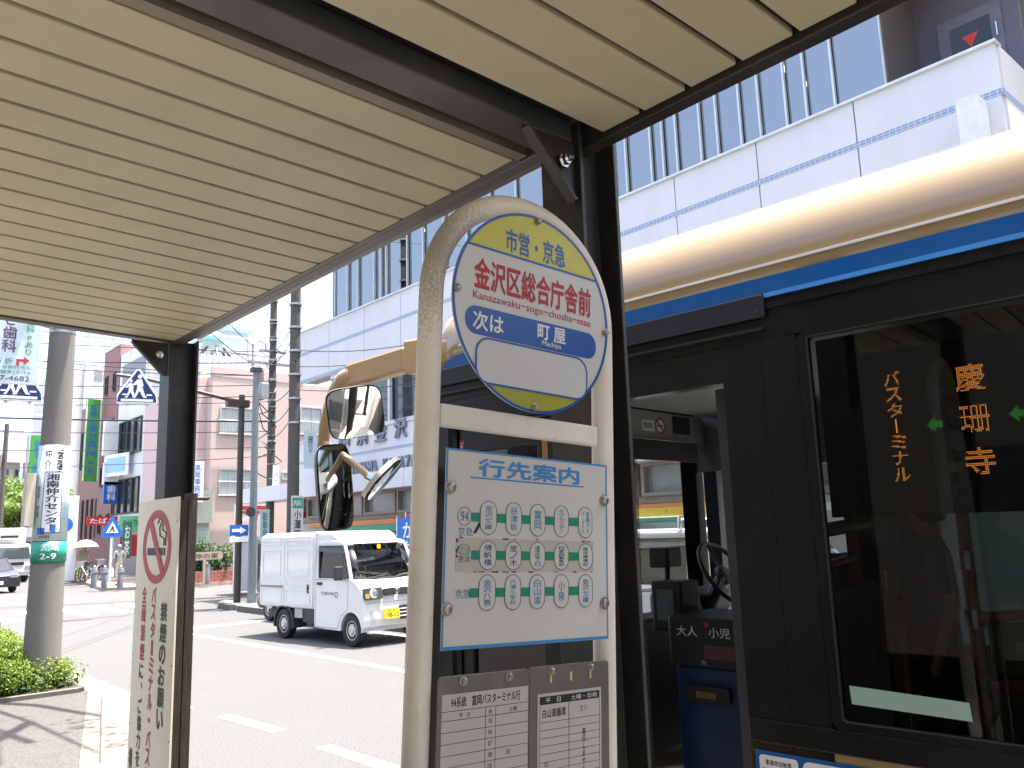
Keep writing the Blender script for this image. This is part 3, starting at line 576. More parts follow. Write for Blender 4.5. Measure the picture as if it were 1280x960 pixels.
# open door: one leaf folded against the front pillar, the other seen edge-on at the rear of the doorway
df = put('door_leaf', MB(BS).ring_prism([(-1.075, .36), (-.42, .36), (-.42, 2.39), (-1.075, 2.39)], [(-1.0, .46), (-.56, .46), (-.56, 2.27), (-1.0, 2.27)], -.085, -.045), bblk, bus, bevel=.008)
put('pane', MB(BS).box(-1.005, -.555, .455, 2.275, -.068, -.062), clear, df)
put('caution_label', MB(BS).box(-1.065, -1.035, 2.225, 2.335, -.0448, -.0435), M('red_label', (.32, .02, .04), .5), df); txt('lettering', BS, 'ドア', -1.062, -1.038, 2.235, 2.325, WHITE_INK, df, .01, -.0425, True)
put('caution_label', MB(BS).box(-.525, -.495, 2.14, 2.285, -.0448, -.0435), M('amber_label', (.32, .22, .07), .5), df); txt('lettering', BS, '足元注意', -.521, -.499, 2.15, 2.275, RED, df, .01, -.0425, True)
put('door_reflector', MB(BS).prism(rrect(-.525, -.497, 1.43, 1.56, .013), -.0445, -.041), M('amber_reflector', (.42, .09, .03), .4), df)
d2 = put('door_leaf', MB(B3).box(.075, .62, -.405, -.37, .36, 2.39), bblk, bus, bevel=.006)
put('door_seal', MB(B3).box(.062, .078, -.40, -.34, .36, 2.39), idark, d2); put('door_rod', MB(B3).tube([(.1, -.335, .4), (.1, -.335, 2.38)], .014, 8), bgry, d2)
# inside
put('floor', MB(B3).box(.05, 2.43, -LEN, 1.25, .30, .345), M('bus_floor', (.06, .06, .065), .6), bus)
put('ceiling', MB(B3).box(.09, 2.39, -LEN, 1.05, 2.62, 2.64), igrey, bus)
rw_ = put('right_wall', MB(B3).box(2.43, 2.48, -LEN, 1.20, .3, 1.2), M('wall_charcoal', (.05, .05, .052), .6), bus); put('right_cantrail', MB(B3).box(2.40, 2.48, -LEN, 1.20, 2.25, 2.70), igrey, bus)
for s in (1.15, -.2, -1.6, -3.0, -4.4, -5.8, -7.2, -8.6): put('right_pillar', MB(B3).box(2.40, 2.48, s - .1, s, 1.2, 2.25), idark, bus)
for s in (-.2, -1.6, -3.0, -4.4, -5.8, -7.2): put('right_pane', MB(B3).box(2.455, 2.46, s - 1.3, s, 1.2, 2.25), glass('privacy_glass', (.30, .36, .36)), bus)
put('rear_wall', MB(B3).box(.05, 2.43, -LEN, -LEN + .06, .3, 2.7), igrey, bus)
hp = put('header_panel', MB(B3).box(.35, 2.36, 1.10, 1.16, 2.44, 2.62), igrey, bus); HF = Fr(B3.P(0, 1.10, 0), iw, (0, 0, 1))
put('dark_hatch', MB(HF).box(1.98, 2.18, 2.49, 2.605, .0005, .004), idark, hp)
put('sticker', MB(HF).prism(ell(1.83, 2.53, .055, .055, 28), .0005, .002), WHITE_INK, hp); put('sticker_ring', MB(HF).ring_prism(ell(1.83, 2.53, .055, .055, 28), ell(1.83, 2.53, .042, .042, 28), .0021, .003), RED, hp); put('sticker_bar', bar(HF, 1.83, 2.53, .05, .006, R_(-45), .003, .0036), RED, hp); put('sticker_cigarette', MB(HF).box(1.80, 1.86, 2.524, 2.536, .0021, .0026), BLACK_INK, hp)
put('sticker_text_plate', MB(HF).box(1.63, 1.76, 2.49, 2.56, .0005, .002), WHITE_INK, hp); txt('lettering', HF, '禁煙車', 1.645, 1.745, 2.505, 2.545, BLACK_INK, hp, .01, .0026)
put('sun_visor', MB(B3).prism(rrect(1.45, 2.2, 1.06, 1.075, .006), 2.30, 2.43), M('visor_film', (.04, .035, .035), .3), bus)
# driver's place
put('dashboard', MB(Fr(B3.P(1.05, 0, 0), fw, (0, 0, 1))).prism([(.72, .9), (1.28, .9), (1.30, 1.42), (1.1, 1.50), (.92, 1.46), (.80, 1.30)], 0, 1.3), idark, bus, bevel=.02) if False else put('dashboard', MB(B3).box(1.15, 2.36, .95, 1.28, .6, 1.36), idark, bus, bevel=.05)
put('binnacle', MB(B3).prism(rrect(1.55, 2.2, .86, 1.1, .08), 1.36, 1.50), idark, bus, bevel=.03)
sw = Fr(B3.P(1.86, .72, 1.60), iw, (fw * .55 + Vector((0, 0, .83))).normalized())
tor = MB(sw); tor.tube([(.21 * math.cos(t), .21 * math.sin(t), 0) for t in [2 * math.pi * i / 40 for i in range(41)]], .014, 10, False)
swo = put('steering_wheel', tor, idark, bus, smooth=60); put('hub', MB(sw).lathe([(.06, -.03), (.06, 0), (.03, .012)], 16), idark, swo)
for t in (R_(90), R_(210), R_(330)): put('spoke', MB(sw).tube([(.04 * math.cos(t), .04 * math.sin(t), -.01), (.205 * math.cos(t), .205 * math.sin(t), 0)], .012, 8), idark, swo)
put('steering_column', MB(B3).tube([(1.86, .74, 1.58), (1.86, 1.05, 1.1)], .04, 10), idark, bus)
st = put('driver_seat', MB(B3).prism(rrect(1.6, 2.12, .0, .48, .06), .95, 1.08), M('seat_fabric', (.02, .04, .11), .9, var=.2, scale=40), bus, bevel=.03); put('backrest', MB(B3).prism(rrect(1.62, 2.1, -.1, .02, .04), 1.08, 1.72), M('seat_fabric'), st, bevel=.03)
part = put('driver_partition', MB(B3).box(1.3, 2.4, -.22, -.19, .35, 1.5), M('partition_dark', (.045, .045, .043), .5, var=.3, scale=70), bus)
put('added_view_blocker', MB(B3).box(1.45, 2.4, -.215, -.20, 1.501, 2.05), M('blocker_dark', (.03, .032, .034), .25), bus)  # opaque sheet added to darken the view behind the passenger
dev = put('card_reader', MB(B3).prism(rrect(.90, 1.08, .42, .60, .02), 1.38, 1.62), idark, bus, bevel=.01); RF = Fr(B3.P(.899, 0, 0), -fw, (0, 0, 1)); put('screen', MB(RF).box(-.56, -.46, 1.43, 1.58, .001, .003), M('lcd_grey', (.16, .18, .2), .3), dev)
put('monitor', MB(B3).prism(rrect(1.0, 1.14, .55, .67, .015), 1.68, 1.78), idark, bus, bevel=.008); put('monitor_arm', MB(B3).tube([(1.07, .6, 1.68), (1.05, .6, 1.5)], .015, 8), idark, bus)
fbx = put('fare_box', MB(B3).prism(rrect(.78, 1.16, .02, .40, .03), .345, 1.25), M('fare_box_blue', (.012, .035, .13), .4, var=.1), bus, bevel=.01)
FBF = Fr(B3.P(.779, 0, 0), -fw, (0, 0, 1))
put('fare_head', MB(B3).prism(rrect(.76, 1.18, .0, .42, .03), 1.25, 1.47), idark, fbx, bevel=.008); FH = Fr(B3.P(.759, 0, 0), -fw, (0, 0, 1))
txt('lettering', FH, '大人　小児', -.36, -.08, 1.385, 1.43, WHITE_INK, fbx, .01, .0015); put('fare_display', MB(FH).box(-.22, -.04, 1.29, 1.35, .0006, .002), M('fare_red', (.16, .06, .07), .3), fbx); txt('lettering', FH, '円', -.235, -.215, 1.26, 1.28, WHITE_INK, fbx, 0, .0015)
put('fare_emblem', MB(FH).prism([(-.2, 1.455), (-.22, 1.44), (-.21, 1.44), (-.21, 1.43), (-.19, 1.43), (-.19, 1.44), (-.18, 1.44)], .0006, .002), RED, fbx)
put('coin_slot', MB(FBF).prism(rrect(-.34, -.1, 1.10, 1.17, .02), .0006, .03), idark, fbx); put('slot_label', MB(FBF).box(-.27, -.17, 1.12, 1.145, .031, .032), M('slot_amber', (.3, .2, .03), .4), fbx); txt('lettering', FBF, '運賃口', -.26, -.18, 1.124, 1.142, BLACK_INK, fbx, 0, .0325)
put('ticket_issuer', MB(B3).box(.40, .56, -.33, -.20, .345, .98), M('issuer_cream', (.42, .36, .2), .5), bus)
put('side_board', MB(B3).box(.55, .60, .42, 1.0, .345, 1.42), M('perforated_panel', (.16, .16, .145), .5, var=.3, scale=70), bus); put('grab_rail', MB(B3).tube([(.50, .62, 1.05), (.44, .62, 1.05), (.44, .52, 1.10), (.44, .52, 1.3)], .014, 8), CHROME, bus)
put('dash_papers', MB(B3).box(1.55, 1.85, .98, 1.2, 1.505, 1.51), M('plate_white'), bus)
# seats, rails and panels behind the first window
put('seat_side_panel', MB(B3).box(.16, .62, -.66, -.63, .9, 1.66), M('panel_greygreen', (.20, .22, .20), .45), bus, bevel=.02)
def rail(pts, r=.017): put('hand_rail', MB(B3).tube(pts, r, 10), ora, bus, smooth=50)
rail([(.18, -.63, 1.86), (.62, -.63, 1.88)], .026); rail([(.18, -.645, 1.74), (.45, -.645, 1.76)], .016); rail([(.47, -.63, .4), (.47, -.63, 1.95)], .022); rail([(.62, -.68, .4), (.62, -.70, 1.7)], .02)
rail([(.45, -1.02, .5), (.45, -1.02, 2.5)], .022); rail([(.45, -1.02, 1.56), (.45, -1.55, 1.62)], .018); rail([(.45, -1.02, 1.34), (.45, -1.55, 1.40)], .018); rail([(1.3, -1.05, .35), (1.3, -1.05, 2.6)], .02); rail([(.9, -.62, .35), (.9, -.62, 1.5)], .013)
for zz in (1.34, 1.56, 1.75): put('rail_clamp', MB(B3).lathe([(.03, -.03), (.03, .03)], 12, at=(.45, -1.02, zz)), CHROME, bus)
put('guard_panel', MB(B3).box(.46, .475, -1.55, -1.05, 1.38, 1.55), M('panel_greygreen'), bus, bevel=.01); put('guard_panel', MB(B3).box(.46, .475, -1.55, -1.05, 1.08, 1.33), M('panel_greygreen'), bus, bevel=.01)
GP = Fr(B3.P(.459, 0, 0), -fw, (0, 0, 1)); put('warning_label', MB(GP).box(1.13, 1.23, 1.45, 1.49, .0006, .0015), M('plate_white'), bus)
for k in range(4):
    se = put('passenger_seat', MB(B3).prism(rrect(.12, .56, -1.75 - k * .82, -1.3 - k * .82, .05), .78, .9), M('seat_fabric'), bus, bevel=.03); put('backrest', MB(B3).prism(rrect(.12, .56, -1.83 - k * .82, -1.73 - k * .82, .04), .9, 1.5), M('seat_fabric'), se, bevel=.03)
    se = put('passenger_seat', MB(B3).prism(rrect(1.95, 2.4, -1.0 - k * .82, -.55 - k * .82, .05), .78, .9), M('seat_fabric'), bus, bevel=.03); put('backrest', MB(B3).prism(rrect(1.95, 2.4, -1.1 - k * .82, -.99 - k * .82, .04), .9, 1.5), M('seat_fabric'), se, bevel=.03)
# LED destination display behind the first window
ld = put('destination_display', MB(BS).box(.745, 2.0, 1.905, 2.50, -.20, -.045), M('display_black', (.006, .006, .006), .5, var=.02), bus)
def led(body, x0, x1, y0, y1, n=16, rows=None, rowh=None):
    """one character drawn in square lamps on an n-dot grid"""
    vs, fs = glyphs(body, .012); bx0, bx1 = min(v[0] for v in vs), max(v[0] for v in vs); by0, by1 = min(v[1] for v in vs), max(v[1] for v in vs); mb = MB(BS)
    def inside(x, y):
        for f in fs:
            c = False; q = len(f)
            for i in range(q):
                (xa, ya), (xb, yb) = vs[f[i]], vs[f[i - 1]]
                if (ya > y) != (yb > y) and x < (xb - xa) * (y - ya) / (yb - ya) + xa: c = not c
            if c: return True
        return False
    rows = rows or n; d = (x1 - x0) / n; e = (y1 - y0) / rows
    for i in range(n):
        for j in range(rows):
            gx = bx0 + (i + .5) / n * (bx1 - bx0); gy = by0 + (j + .5) / rows * (by1 - by0)
            if inside(gx, gy) or inside(gx + .014, gy) or inside(gx, gy + .014) or inside(gx - .014, gy - .014):
                cx, cy = x0 + (i + .5) * d, y0 + (j + .5) * e; r = d * .31
                mb.add([(cx - r, cy - r, -.0435), (cx + r, cy - r, -.0435), (cx + r, cy + r, -.0435), (cx - r, cy + r, -.0435)], [(0, 1, 2, 3)])
    return mb
amb = M('led_amber', (.02, .01, .0), .5, emit=(1, .30, .05), es=.42); grn = M('led_green', (.0, .02, .0), .5, emit=(.1, 1, .12), es=.13)
for i, ch in enumerate('慶珊寺'): put('lit_character', flat(led(ch, 1.165, 1.245, 2.265 - i * .125, 2.345 - i * .125)), amb, ld, kind='stuff')
for i, ch in enumerate('バスターミナル'):
    y1 = 2.355 - i * .0505
    put('lit_character', flat(led('｜' if ch == 'ー' else ch, .977 if ch == 'ー' else .958, .983 if ch == 'ー' else 1.005, y1 - .043, y1, 1 if ch == 'ー' else 12, 11)), amb, ld, kind='stuff')
def arrow(cx, cy):
    mb = MB(BS); d = .0042
    for i in range(11):
        hh = min(i, 5) if i < 6 else 2
        for j in range(-hh, hh + 1):
            x, y = cx + (i - 5) * d, cy + j * d; r = d * .27; mb.add([(x - r, y - r, -.0435), (x + r, y - r, -.0435), (x + r, y + r, -.0435), (x - r, y + r, -.0435)], [(0, 1, 2, 3)])
    put('lit_arrow', flat(mb), grn, ld, kind='stuff')
arrow(1.093, 2.175); arrow(1.318, 2.182)
for i, ch in enumerate('富岡'): put('lit_character', flat(led(ch, 1.40, 1.48, 2.265 - i * .2, 2.345 - i * .2)), amb, ld, kind='stuff')
# mirror arm and its three mirrors in front of the near front corner
arm_m = M('mirror_arm_beige', (.42, .28, .13), .4, var=.06, coat=.2); mir = M('mirror_silver', (.75, .78, .78), .03, 1., .02); mbk = M('mirror_housing', (.10, .10, .10), .5)
A = [bpx(548, 443, .05), bpx(511, 449, .0), bpx(470, 461, -.02), bpx(438, 471, -.03)]
am = MB(B3)
def arm_box(p, q, hy, hz):
    p, q = Vector(p), Vector(q); d = (q - p).normalized(); n = Vector((1, 0, 0)); m = d.cross(n).normalized(); vs = []
    for c in (p, q):
        for sx, sy in ((-1, -1), (1, -1), (1, 1), (-1, 1)): vs.append(tuple(c + n * hy * sx + m * hz * sy))
    return vs
root_a = put('mirror_arm', MB(B3).add(arm_box(A[1], A[3], .04, .066), [(0, 3, 2, 1), (4, 5, 6, 7), (0, 1, 5, 4), (1, 2, 6, 5), (2, 3, 7, 6), (3, 0, 4, 7)]), arm_m, bus, bevel=.015)
put('arm_bracket', MB(B3).add(arm_box(A[0], bpx(513, 448, .0), .05, .088), [(0, 3, 2, 1), (4, 5, 6, 7), (0, 1, 5, 4), (1, 2, 6, 5), (2, 3, 7, 6), (3, 0, 4, 7)]), arm_m, root_a, bevel=.01)
put('arm_elbow', MB(B3).tube([bpx(444, 469, -.02), bpx(432, 475, -.03), bpx(422, 487, -.03), bpx(413, 510, -.03), bpx(406, 535, -.03), bpx(403, 560, -.03), bpx(402, 588, -.03)], [.06, .058, .05, .042, .036, .032, .03], 14), arm_m, root_a, smooth=60)
put('arm_rod', MB(B3).tube([bpx(402, 588, -.03), bpx(402, 613, -.03)], .015, 10), arm_m, root_a)
put('side_rod', MB(B3).tube([bpx(404, 553, -.03), bpx(430, 570, -.05), bpx(462, 596, -.10)], .019, 10), arm_m, root_a)
put('rod_clamp', MB(B3).tube([bpx(459, 594, -.09), bpx(470, 600, -.11)], .022, 8), CHROME, root_a)
def mirror(name, c, face, upv, w, h, e, depth, round_=False):
    c = B3.P(*c); f = Vector(face).normalized(); v = (Vector(upv) - f * Vector(upv).dot(f)).normalized(); u = v.cross(f); fr = Fr(c, u, v)
    out = ell(0, 0, w / 2, h / 2, 40, e)
    hb = MB(fr); rings = [(1.0, .012), (1.0, -.012), (.92, -depth * .6), (.55, -depth), (.1, -depth * 1.05)]
    vs = []; fs = []; n = len(out)
    for sc, z in rings: vs += [(a * sc, b * sc, z) for a, b in out]
    for i in range(len(rings) - 1): fs += [(i * n + q, i * n + (q + 1) % n, (i + 1) * n + (q + 1) % n, (i + 1) * n + q) for q in range(n)]
    fs.append(tuple((len(rings) - 1) * n + q for q in range(n))); hb.add(vs, fs)
    o = put('mirror', hb, M('mirror_shell_white', (.62, .60, .55), .4) if round_ else mbk, root_a, smooth=45)
    gm = MB(fr); rr = [(q, 0) for q in (.96, .88, .78, .66, .54, .42, .3, .18, .08, .01)]; vs = []; fs = []
    for sc, z in rr: vs += [(a * sc, b * sc, .031 - .35 * (a * a + b * b) * sc * sc) for a, b in out]
    for i in range(len(rr) - 1): fs += [(i * n + q, i * n + (q + 1) % n, (i + 1) * n + (q + 1) % n, (i + 1) * n + q) for q in range(n)]
    gm.add(vs, fs); put('mirror_glass', gm, mir, o, smooth=80); return o
mirror('mirror', bpx(444, 515, -.10), (-.35, -.9, -.28), (-.18, 0, 1), .30, .275, 5, .09)
mirror('mirror', bpx(418, 609, -.08), (-.10, -.99, -.05), (-.10, 0, 1), .20, .47, 5, .07)
mirror('mirror', bpx(477, 597, -.12), tuple(rx * .76 - ry * .64 + rz * .10), tuple(rx * .64 + ry * .77), .30, .26, 2, .018, True)
put('mirror_stay', MB(B3).tube([bpx(430, 500, -.03), bpx(440, 512, -.05)], .02, 8), mbk, root_a)
person('person', tuple(B3.P(1.95, -.42, .345)), R_(35), 'standing passenger in blue shirt inside the bus behind the front window', (.05, .12, .3), (.03, .035, .05), stride=.03)

# ================================================================ WHITE BOX VAN in the opposite lane
vfw = Vector((.0735, -.9973, 0)).normalized(); viw = Vector((-vfw.y, vfw.x, 0))
V3 = Fr((7.408, 15.19, 0), vfw, viw)                    # (a forward from rear axle, b away from us, z)
VS = Fr((7.408, 15.19, 0), vfw, (0, 0, 1))              # near side: (a, z, outward)
van = thing('box_van', tuple(V3.P(.8, .74, 0)), 'small white box van with yellow number plate on the far lane', 'van')
vw = M('van_white_paint', (.66, .66, .65), .28, var=.02, scale=3, coat=.5, dirt=((.5, .49, .46), .12, 4)); vdk = M('van_black_plastic', (.025, .025, .026), .55, var=.15); vgl = glass('car_glass', (.72, .79, .79), 1.0, 0., 1.75)
VWD = 1.47
bxo = put('cargo_box', MB(V3).box(-.92, 1.06, .02, VWD - .02, .57, 1.94), vw, van, bevel=.05)
put('cargo_roof', MB(V3).prism(rrect(-.90, 1.18, .05, VWD - .05, .12), 1.925, 1.975), vw, bxo, bevel=.03)
put('roof_fairing', MB(Fr(V3.P(0, .07, 0), vfw, (0, 0, 1))).prism([(1.0, 1.60), (1.0, 1.972), (1.55, 1.965), (1.72, 1.90), (1.76, 1.80), (1.3, 1.75)], -1.33, 0), vw, bxo, bevel=.05)
for a0, a1 in ((-.90, .005), (.02, 1.02)):
    dr = put('cargo_door', MB(VS).prism(rrect(a0, a1, .60, 1.90, .03), -.02, -.008), vw, bxo, bevel=.006)
    for q in (rrect(a0 + .10, a1 - .12, 1.16, 1.66, .06), rrect(a0 + .08, a1 - .10, 1.74, 1.84, .03), rrect(a0 + .06, a1 - .08, .98, 1.10, .02), rrect(a0 + .06, a1 - .08, .64, .92, .03)):
        put('pressing', MB(VS).ring_prism(q, inset(q, .022), -.0075, .003), vw, dr, bevel=.002)
put('slide_rail', MB(VS).box(-.85, -.03, .945, .975, -.007, .008), M('rail_metal', (.2, .2, .2), .4, .6), bxo)
put('door_grip', MB(VS).prism(rrect(.84, .90, .86, 1.02, .025), -.007, .006), vdk, bxo)
def arc(ca, cz_, r, t0, t1, n=12): return [(ca + r * math.cos(R_(t0 + (t1 - t0) * i / n)), cz_ + r * math.sin(R_(t0 + (t1 - t0) * i / n))) for i in range(n + 1)]
WHR = .272
low = [(1.10, .27), (1.10, 1.135), (2.20, 1.145), (2.44, 1.05), (2.57, .93), (2.63, .62), (2.62, .34), (2.55, .26)] + arc(2.25, .27, .31, -3, 183) + [(1.90, .25)]
cab = put('cab', MB(Fr(V3.P(0, 0, 0), vfw, (0, 0, 1))).prism(low, -VWD, 0), vw, van, bevel=.035)
put('cab_roof', MB(Fr(V3.P(0, .05, 0), vfw, (0, 0, 1))).prism([(1.12, 1.70), (1.12, 1.79), (1.5, 1.82), (1.85, 1.80), (2.0, 1.74), (1.98, 1.70)], -VWD + .10, 0), vw, cab, bevel=.03)
put('cab_back', MB(V3).box(1.09, 1.14, .06, VWD - .06, 1.1, 1.75), vw, cab)
for b in (.03, VWD - .03):
    put('front_post', MB(V3).tube([(2.22, b, 1.12), (2.10, b + (.02 if b < .5 else -.02), 1.45), (1.94, b + (.05 if b < .5 else -.05), 1.76)], .032, 8), vw, cab, smooth=60)
    put('rear_post', MB(V3).tube([(1.16, b, 1.12), (1.16, b + (.04 if b < .5 else -.04), 1.76)], .04, 8), vw, cab, smooth=60)
put('side_glass', MB(V3).add([(1.20, .035, 1.14), (2.19, .035, 1.14), (1.95, .07, 1.70), (1.20, .07, 1.70)], [(0, 1, 2, 3)]), vgl, cab, solid=.004)
put('side_glass', MB(V3).add([(1.20, VWD - .035, 1.14), (2.19, VWD - .035, 1.14), (1.95, VWD - .07, 1.70), (1.20, VWD - .07, 1.70)], [(0, 1, 2, 3)]), vgl, cab, solid=.004)
wg = MB(V3).sheet([[(2.24 + .05 * math.sin(math.pi * t), .05 + (VWD - .1) * t, 1.13) for t in [i / 8 for i in range(9)]], [(1.965 + .05 * math.sin(math.pi * t), .09 + (VWD - .18) * t, 1.735) for t in [i / 8 for i in range(9)]]])
put('windscreen', wg, vgl, cab, solid=.004, smooth=60)
put('screen_seal', MB(V3).tube([(2.245, .06, 1.128), (2.30, .74, 1.128), (2.245, VWD - .06, 1.128)], .014, 6), vdk, cab); put('screen_seal', MB(V3).tube([(1.97, .10, 1.735), (2.02, .74, 1.735), (1.97, VWD - .10, 1.735)], .012, 6), vdk, cab)
for b in (.065, VWD - .065): put('screen_seal', MB(V3).tube([(2.235, b, 1.13), (1.965, b + (.03 if b < .5 else -.03), 1.735)], .012, 6), vdk, cab)
put('window_seal', MB(VS).ring_prism([(1.19, 1.13), (2.20, 1.13), (1.955, 1.715), (1.19, 1.715)], [(1.225, 1.155), (2.145, 1.155), (1.935, 1.69), (1.225, 1.69)], -.055, -.025), vdk, cab)
put('rain_visor', MB(V3).add([(1.2, .03, 1.70), (1.96, .04, 1.70), (2.05, .02, 1.58), (1.2, .01, 1.62)], [(0, 1, 2, 3)]), M('smoked_plastic', (.05, .04, .05), .25), cab, solid=.004)
dr = put('cab_door', MB(VS).ring_prism([(1.13, .28), (1.84, .28), (1.96, .5), (2.16, .62), (2.18, 1.12), (1.13, 1.12)], [(1.138, .288), (1.836, .288), (1.955, .508), (2.152, .625), (2.172, 1.112), (1.138, 1.112)], -.001, .0012), vdk, cab)
put('door_handle', MB(VS).prism(rrect(1.20, 1.36, 1.02, 1.07, .02), .001, .02), vdk, dr)
mr = put('wing_mirror', MB(V3).prism(rrect(2.0, 2.08, -.20, -.03, .03), 1.12, 1.36), vdk, cab, bevel=.02); put('mirror_stem', MB(V3).tube([(2.06, -.05, 1.16), (2.10, .03, 1.14)], .015, 6), vdk, mr)
# front face: follows the slightly sloping nose
NF = Fr(V3.P(2.745, 0, 0), viw, (vfw * -.18 + Z3 * .984).normalized())
def nose(z): return (z - .0) / .987
for b0, b1 in ((.02, .40), (1.07, 1.45)):
    hlp = put('headlight', MB(NF).prism(rrect(b0, b1, .80, 1.0, .03), -.04, .055), M('lamp_housing', (.05, .05, .052), .25), cab, bevel=.01)
    put('lamp_lens', MB(NF).lathe([(.085, .056), (.075, .062), (.03, .066)], 20, at=((b0 + b1) / 2, .90, 0)), M('lamp_chrome', (.8, .82, .85), .08, .9), hlp, smooth=40)
    put('indicator', MB(NF).prism(rrect(b0 + .01 if b0 < .5 else b1 - .09, b0 + .09 if b0 < .5 else b1 - .01, .82, .9, .02), .056, .06), M('amber_lens', (.6, .2, .03), .25), hlp)
for b0, b1 in ((.44, .70), (.77, 1.03)): put('grille_opening', MB(NF).prism(rrect(b0, b1, .85, .97, .02), -.01, .052), M('grille_dark', (.012, .012, .012), .5), cab)
put('badge', MB(NF).lathe([(.045, .052), (.04, .06), (.02, .062)], 18, at=(.735, .915, 0)), CHROME, cab)
pl = put('number_plate', MB(NF).prism(rrect(.38, .71, .455, .62, .012), .045, .058), M('plate_yellow', (.72, .5, .02), .4), cab)
txt('lettering', NF, '98-10', .44, .69, .47, .555, BLACK_INK, pl, .02, .0595); txt('lettering', NF, '横浜 480', .46, .63, .57, .608, BLACK_INK, pl, .01, .0595); txt('lettering', NF, 'あ', .39, .425, .485, .53, BLACK_INK, pl, .01, .0595)
put('lower_grille', MB(NF).prism(rrect(.72, 1.1, .42, .66, .03), .03, .051), M('grille_dark'), cab)
for z in (.48, .54, .60): put('grille_bar', MB(NF).box(.72, 1.1, z - .008, z + .008, .052, .058), vw, cab)
put('fog_cover', MB(NF).prism(ell(.21, .53, .06, .06, 20), .045, .053), M('fog_cover_white', (.55, .55, .54), .4), cab); put('bumper_line', MB(NF).box(.05, 1.42, .735, .742, .042, .05), vdk, cab)
for b in (.35, .9): put('wiper', MB(V3).tube([(2.31, b, 1.13), (2.26, b + .45, 1.20)], .01, 6), vdk, cab)
TS = M('print_charcoal', (.06, .06, .07), .5); txt('lettering', VS, 'TSUJIKOHKI', 1.31, 1.74, .83, .905, TS, cab, .006, .003); put('logo_mark', MB(VS).ring_prism(ell(1.81, .86, .052, .052, 24), ell(1.81, .86, .036, .036, 24), .001, .003), TS, cab)
put('dash_board', MB(V3).box(1.95, 2.2, .08, VWD - .08, .95, 1.14), vdk, cab); put('dash_paper', MB(V3).box(2.0, 2.2, .25, .75, 1.141, 1.17), M('plate_white'), cab); put('dash_box', MB(V3).box(2.02, 2.16, .62, .82, 1.171, 1.24), M('tissue_blue', (.2, .45, .7), .6), cab)
for b in (.12, .80): s_ = put('seat', MB(V3).box(1.25, 1.42, b, b + .52, .8, 1.5), M('van_seat_grey', (.13, .13, .135), .9), cab, bevel=.05)
put('floor_pan', MB(V3).box(-.85, 2.3, .18, VWD - .18, .36, .50), vdk, van)
put('inspection_sticker', MB(V3).box(2.06, 2.065, .70, .78, 1.64, 1.72), M('plate_yellow'), cab)
put('mud_guard', MB(VS).ring_prism(arc(0, .27, .36, -10, 190, 16), arc(0, .27, .325, -10, 190, 16), -.30, -.01), vdk, van)
put('side_bracket', MB(V3).box(.36, .62, .04, .3, .40, .57), M('bracket_grey', (.4, .38, .35), .6), van)
put('side_step', MB(V3).box(.62, 1.05, .06, .4, .33, .57), vdk, van)
def wheel(fr, a, b, out, parent, R=WHR, rim=.165, w=.15, rimcol=None):
    """wheel with tyre, pressed steel disc and hub; out = -1 faces the near side"""
    f = Fr(fr.P(a, b, R), fr.u, fr.n) if out < 0 else Fr(fr.P(a, b, R), -fr.u, fr.n)
    ty = MB(f).lathe([(rim, -w), (R * .94, -w), (R, -w + .03), (R, -.03), (R * .94, 0), (rim + .02, .004), (rim, -.02)], 32)
    o = put('wheel', ty, RUBBER, parent, smooth=35)
    put('rim', MB(f).lathe([(rim, -.06), (rim, -.012), (rim * .92, -.012), (rim * .86, -.035), (rim * .6, -.012), (rim * .42, -.014), (rim * .34, .004), (.02, .006)], 24), rimcol or M('wheel_silver', (.45, .45, .46), .35, .7), o, smooth=30)
    for i in range(8):
        t = 2 * math.pi * i / 8; put('rim_slot', MB(f).lathe([(.021, -.02), (.021, -.0145)], 8, at=(rim * .74 * math.cos(t), rim * .74 * math.sin(t), .001)), vdk, o)
    return o
for a in (0, 2.25):
    wheel(V3, a, .01, -1, van); wheel(V3, a, VWD - .01, 1, van)

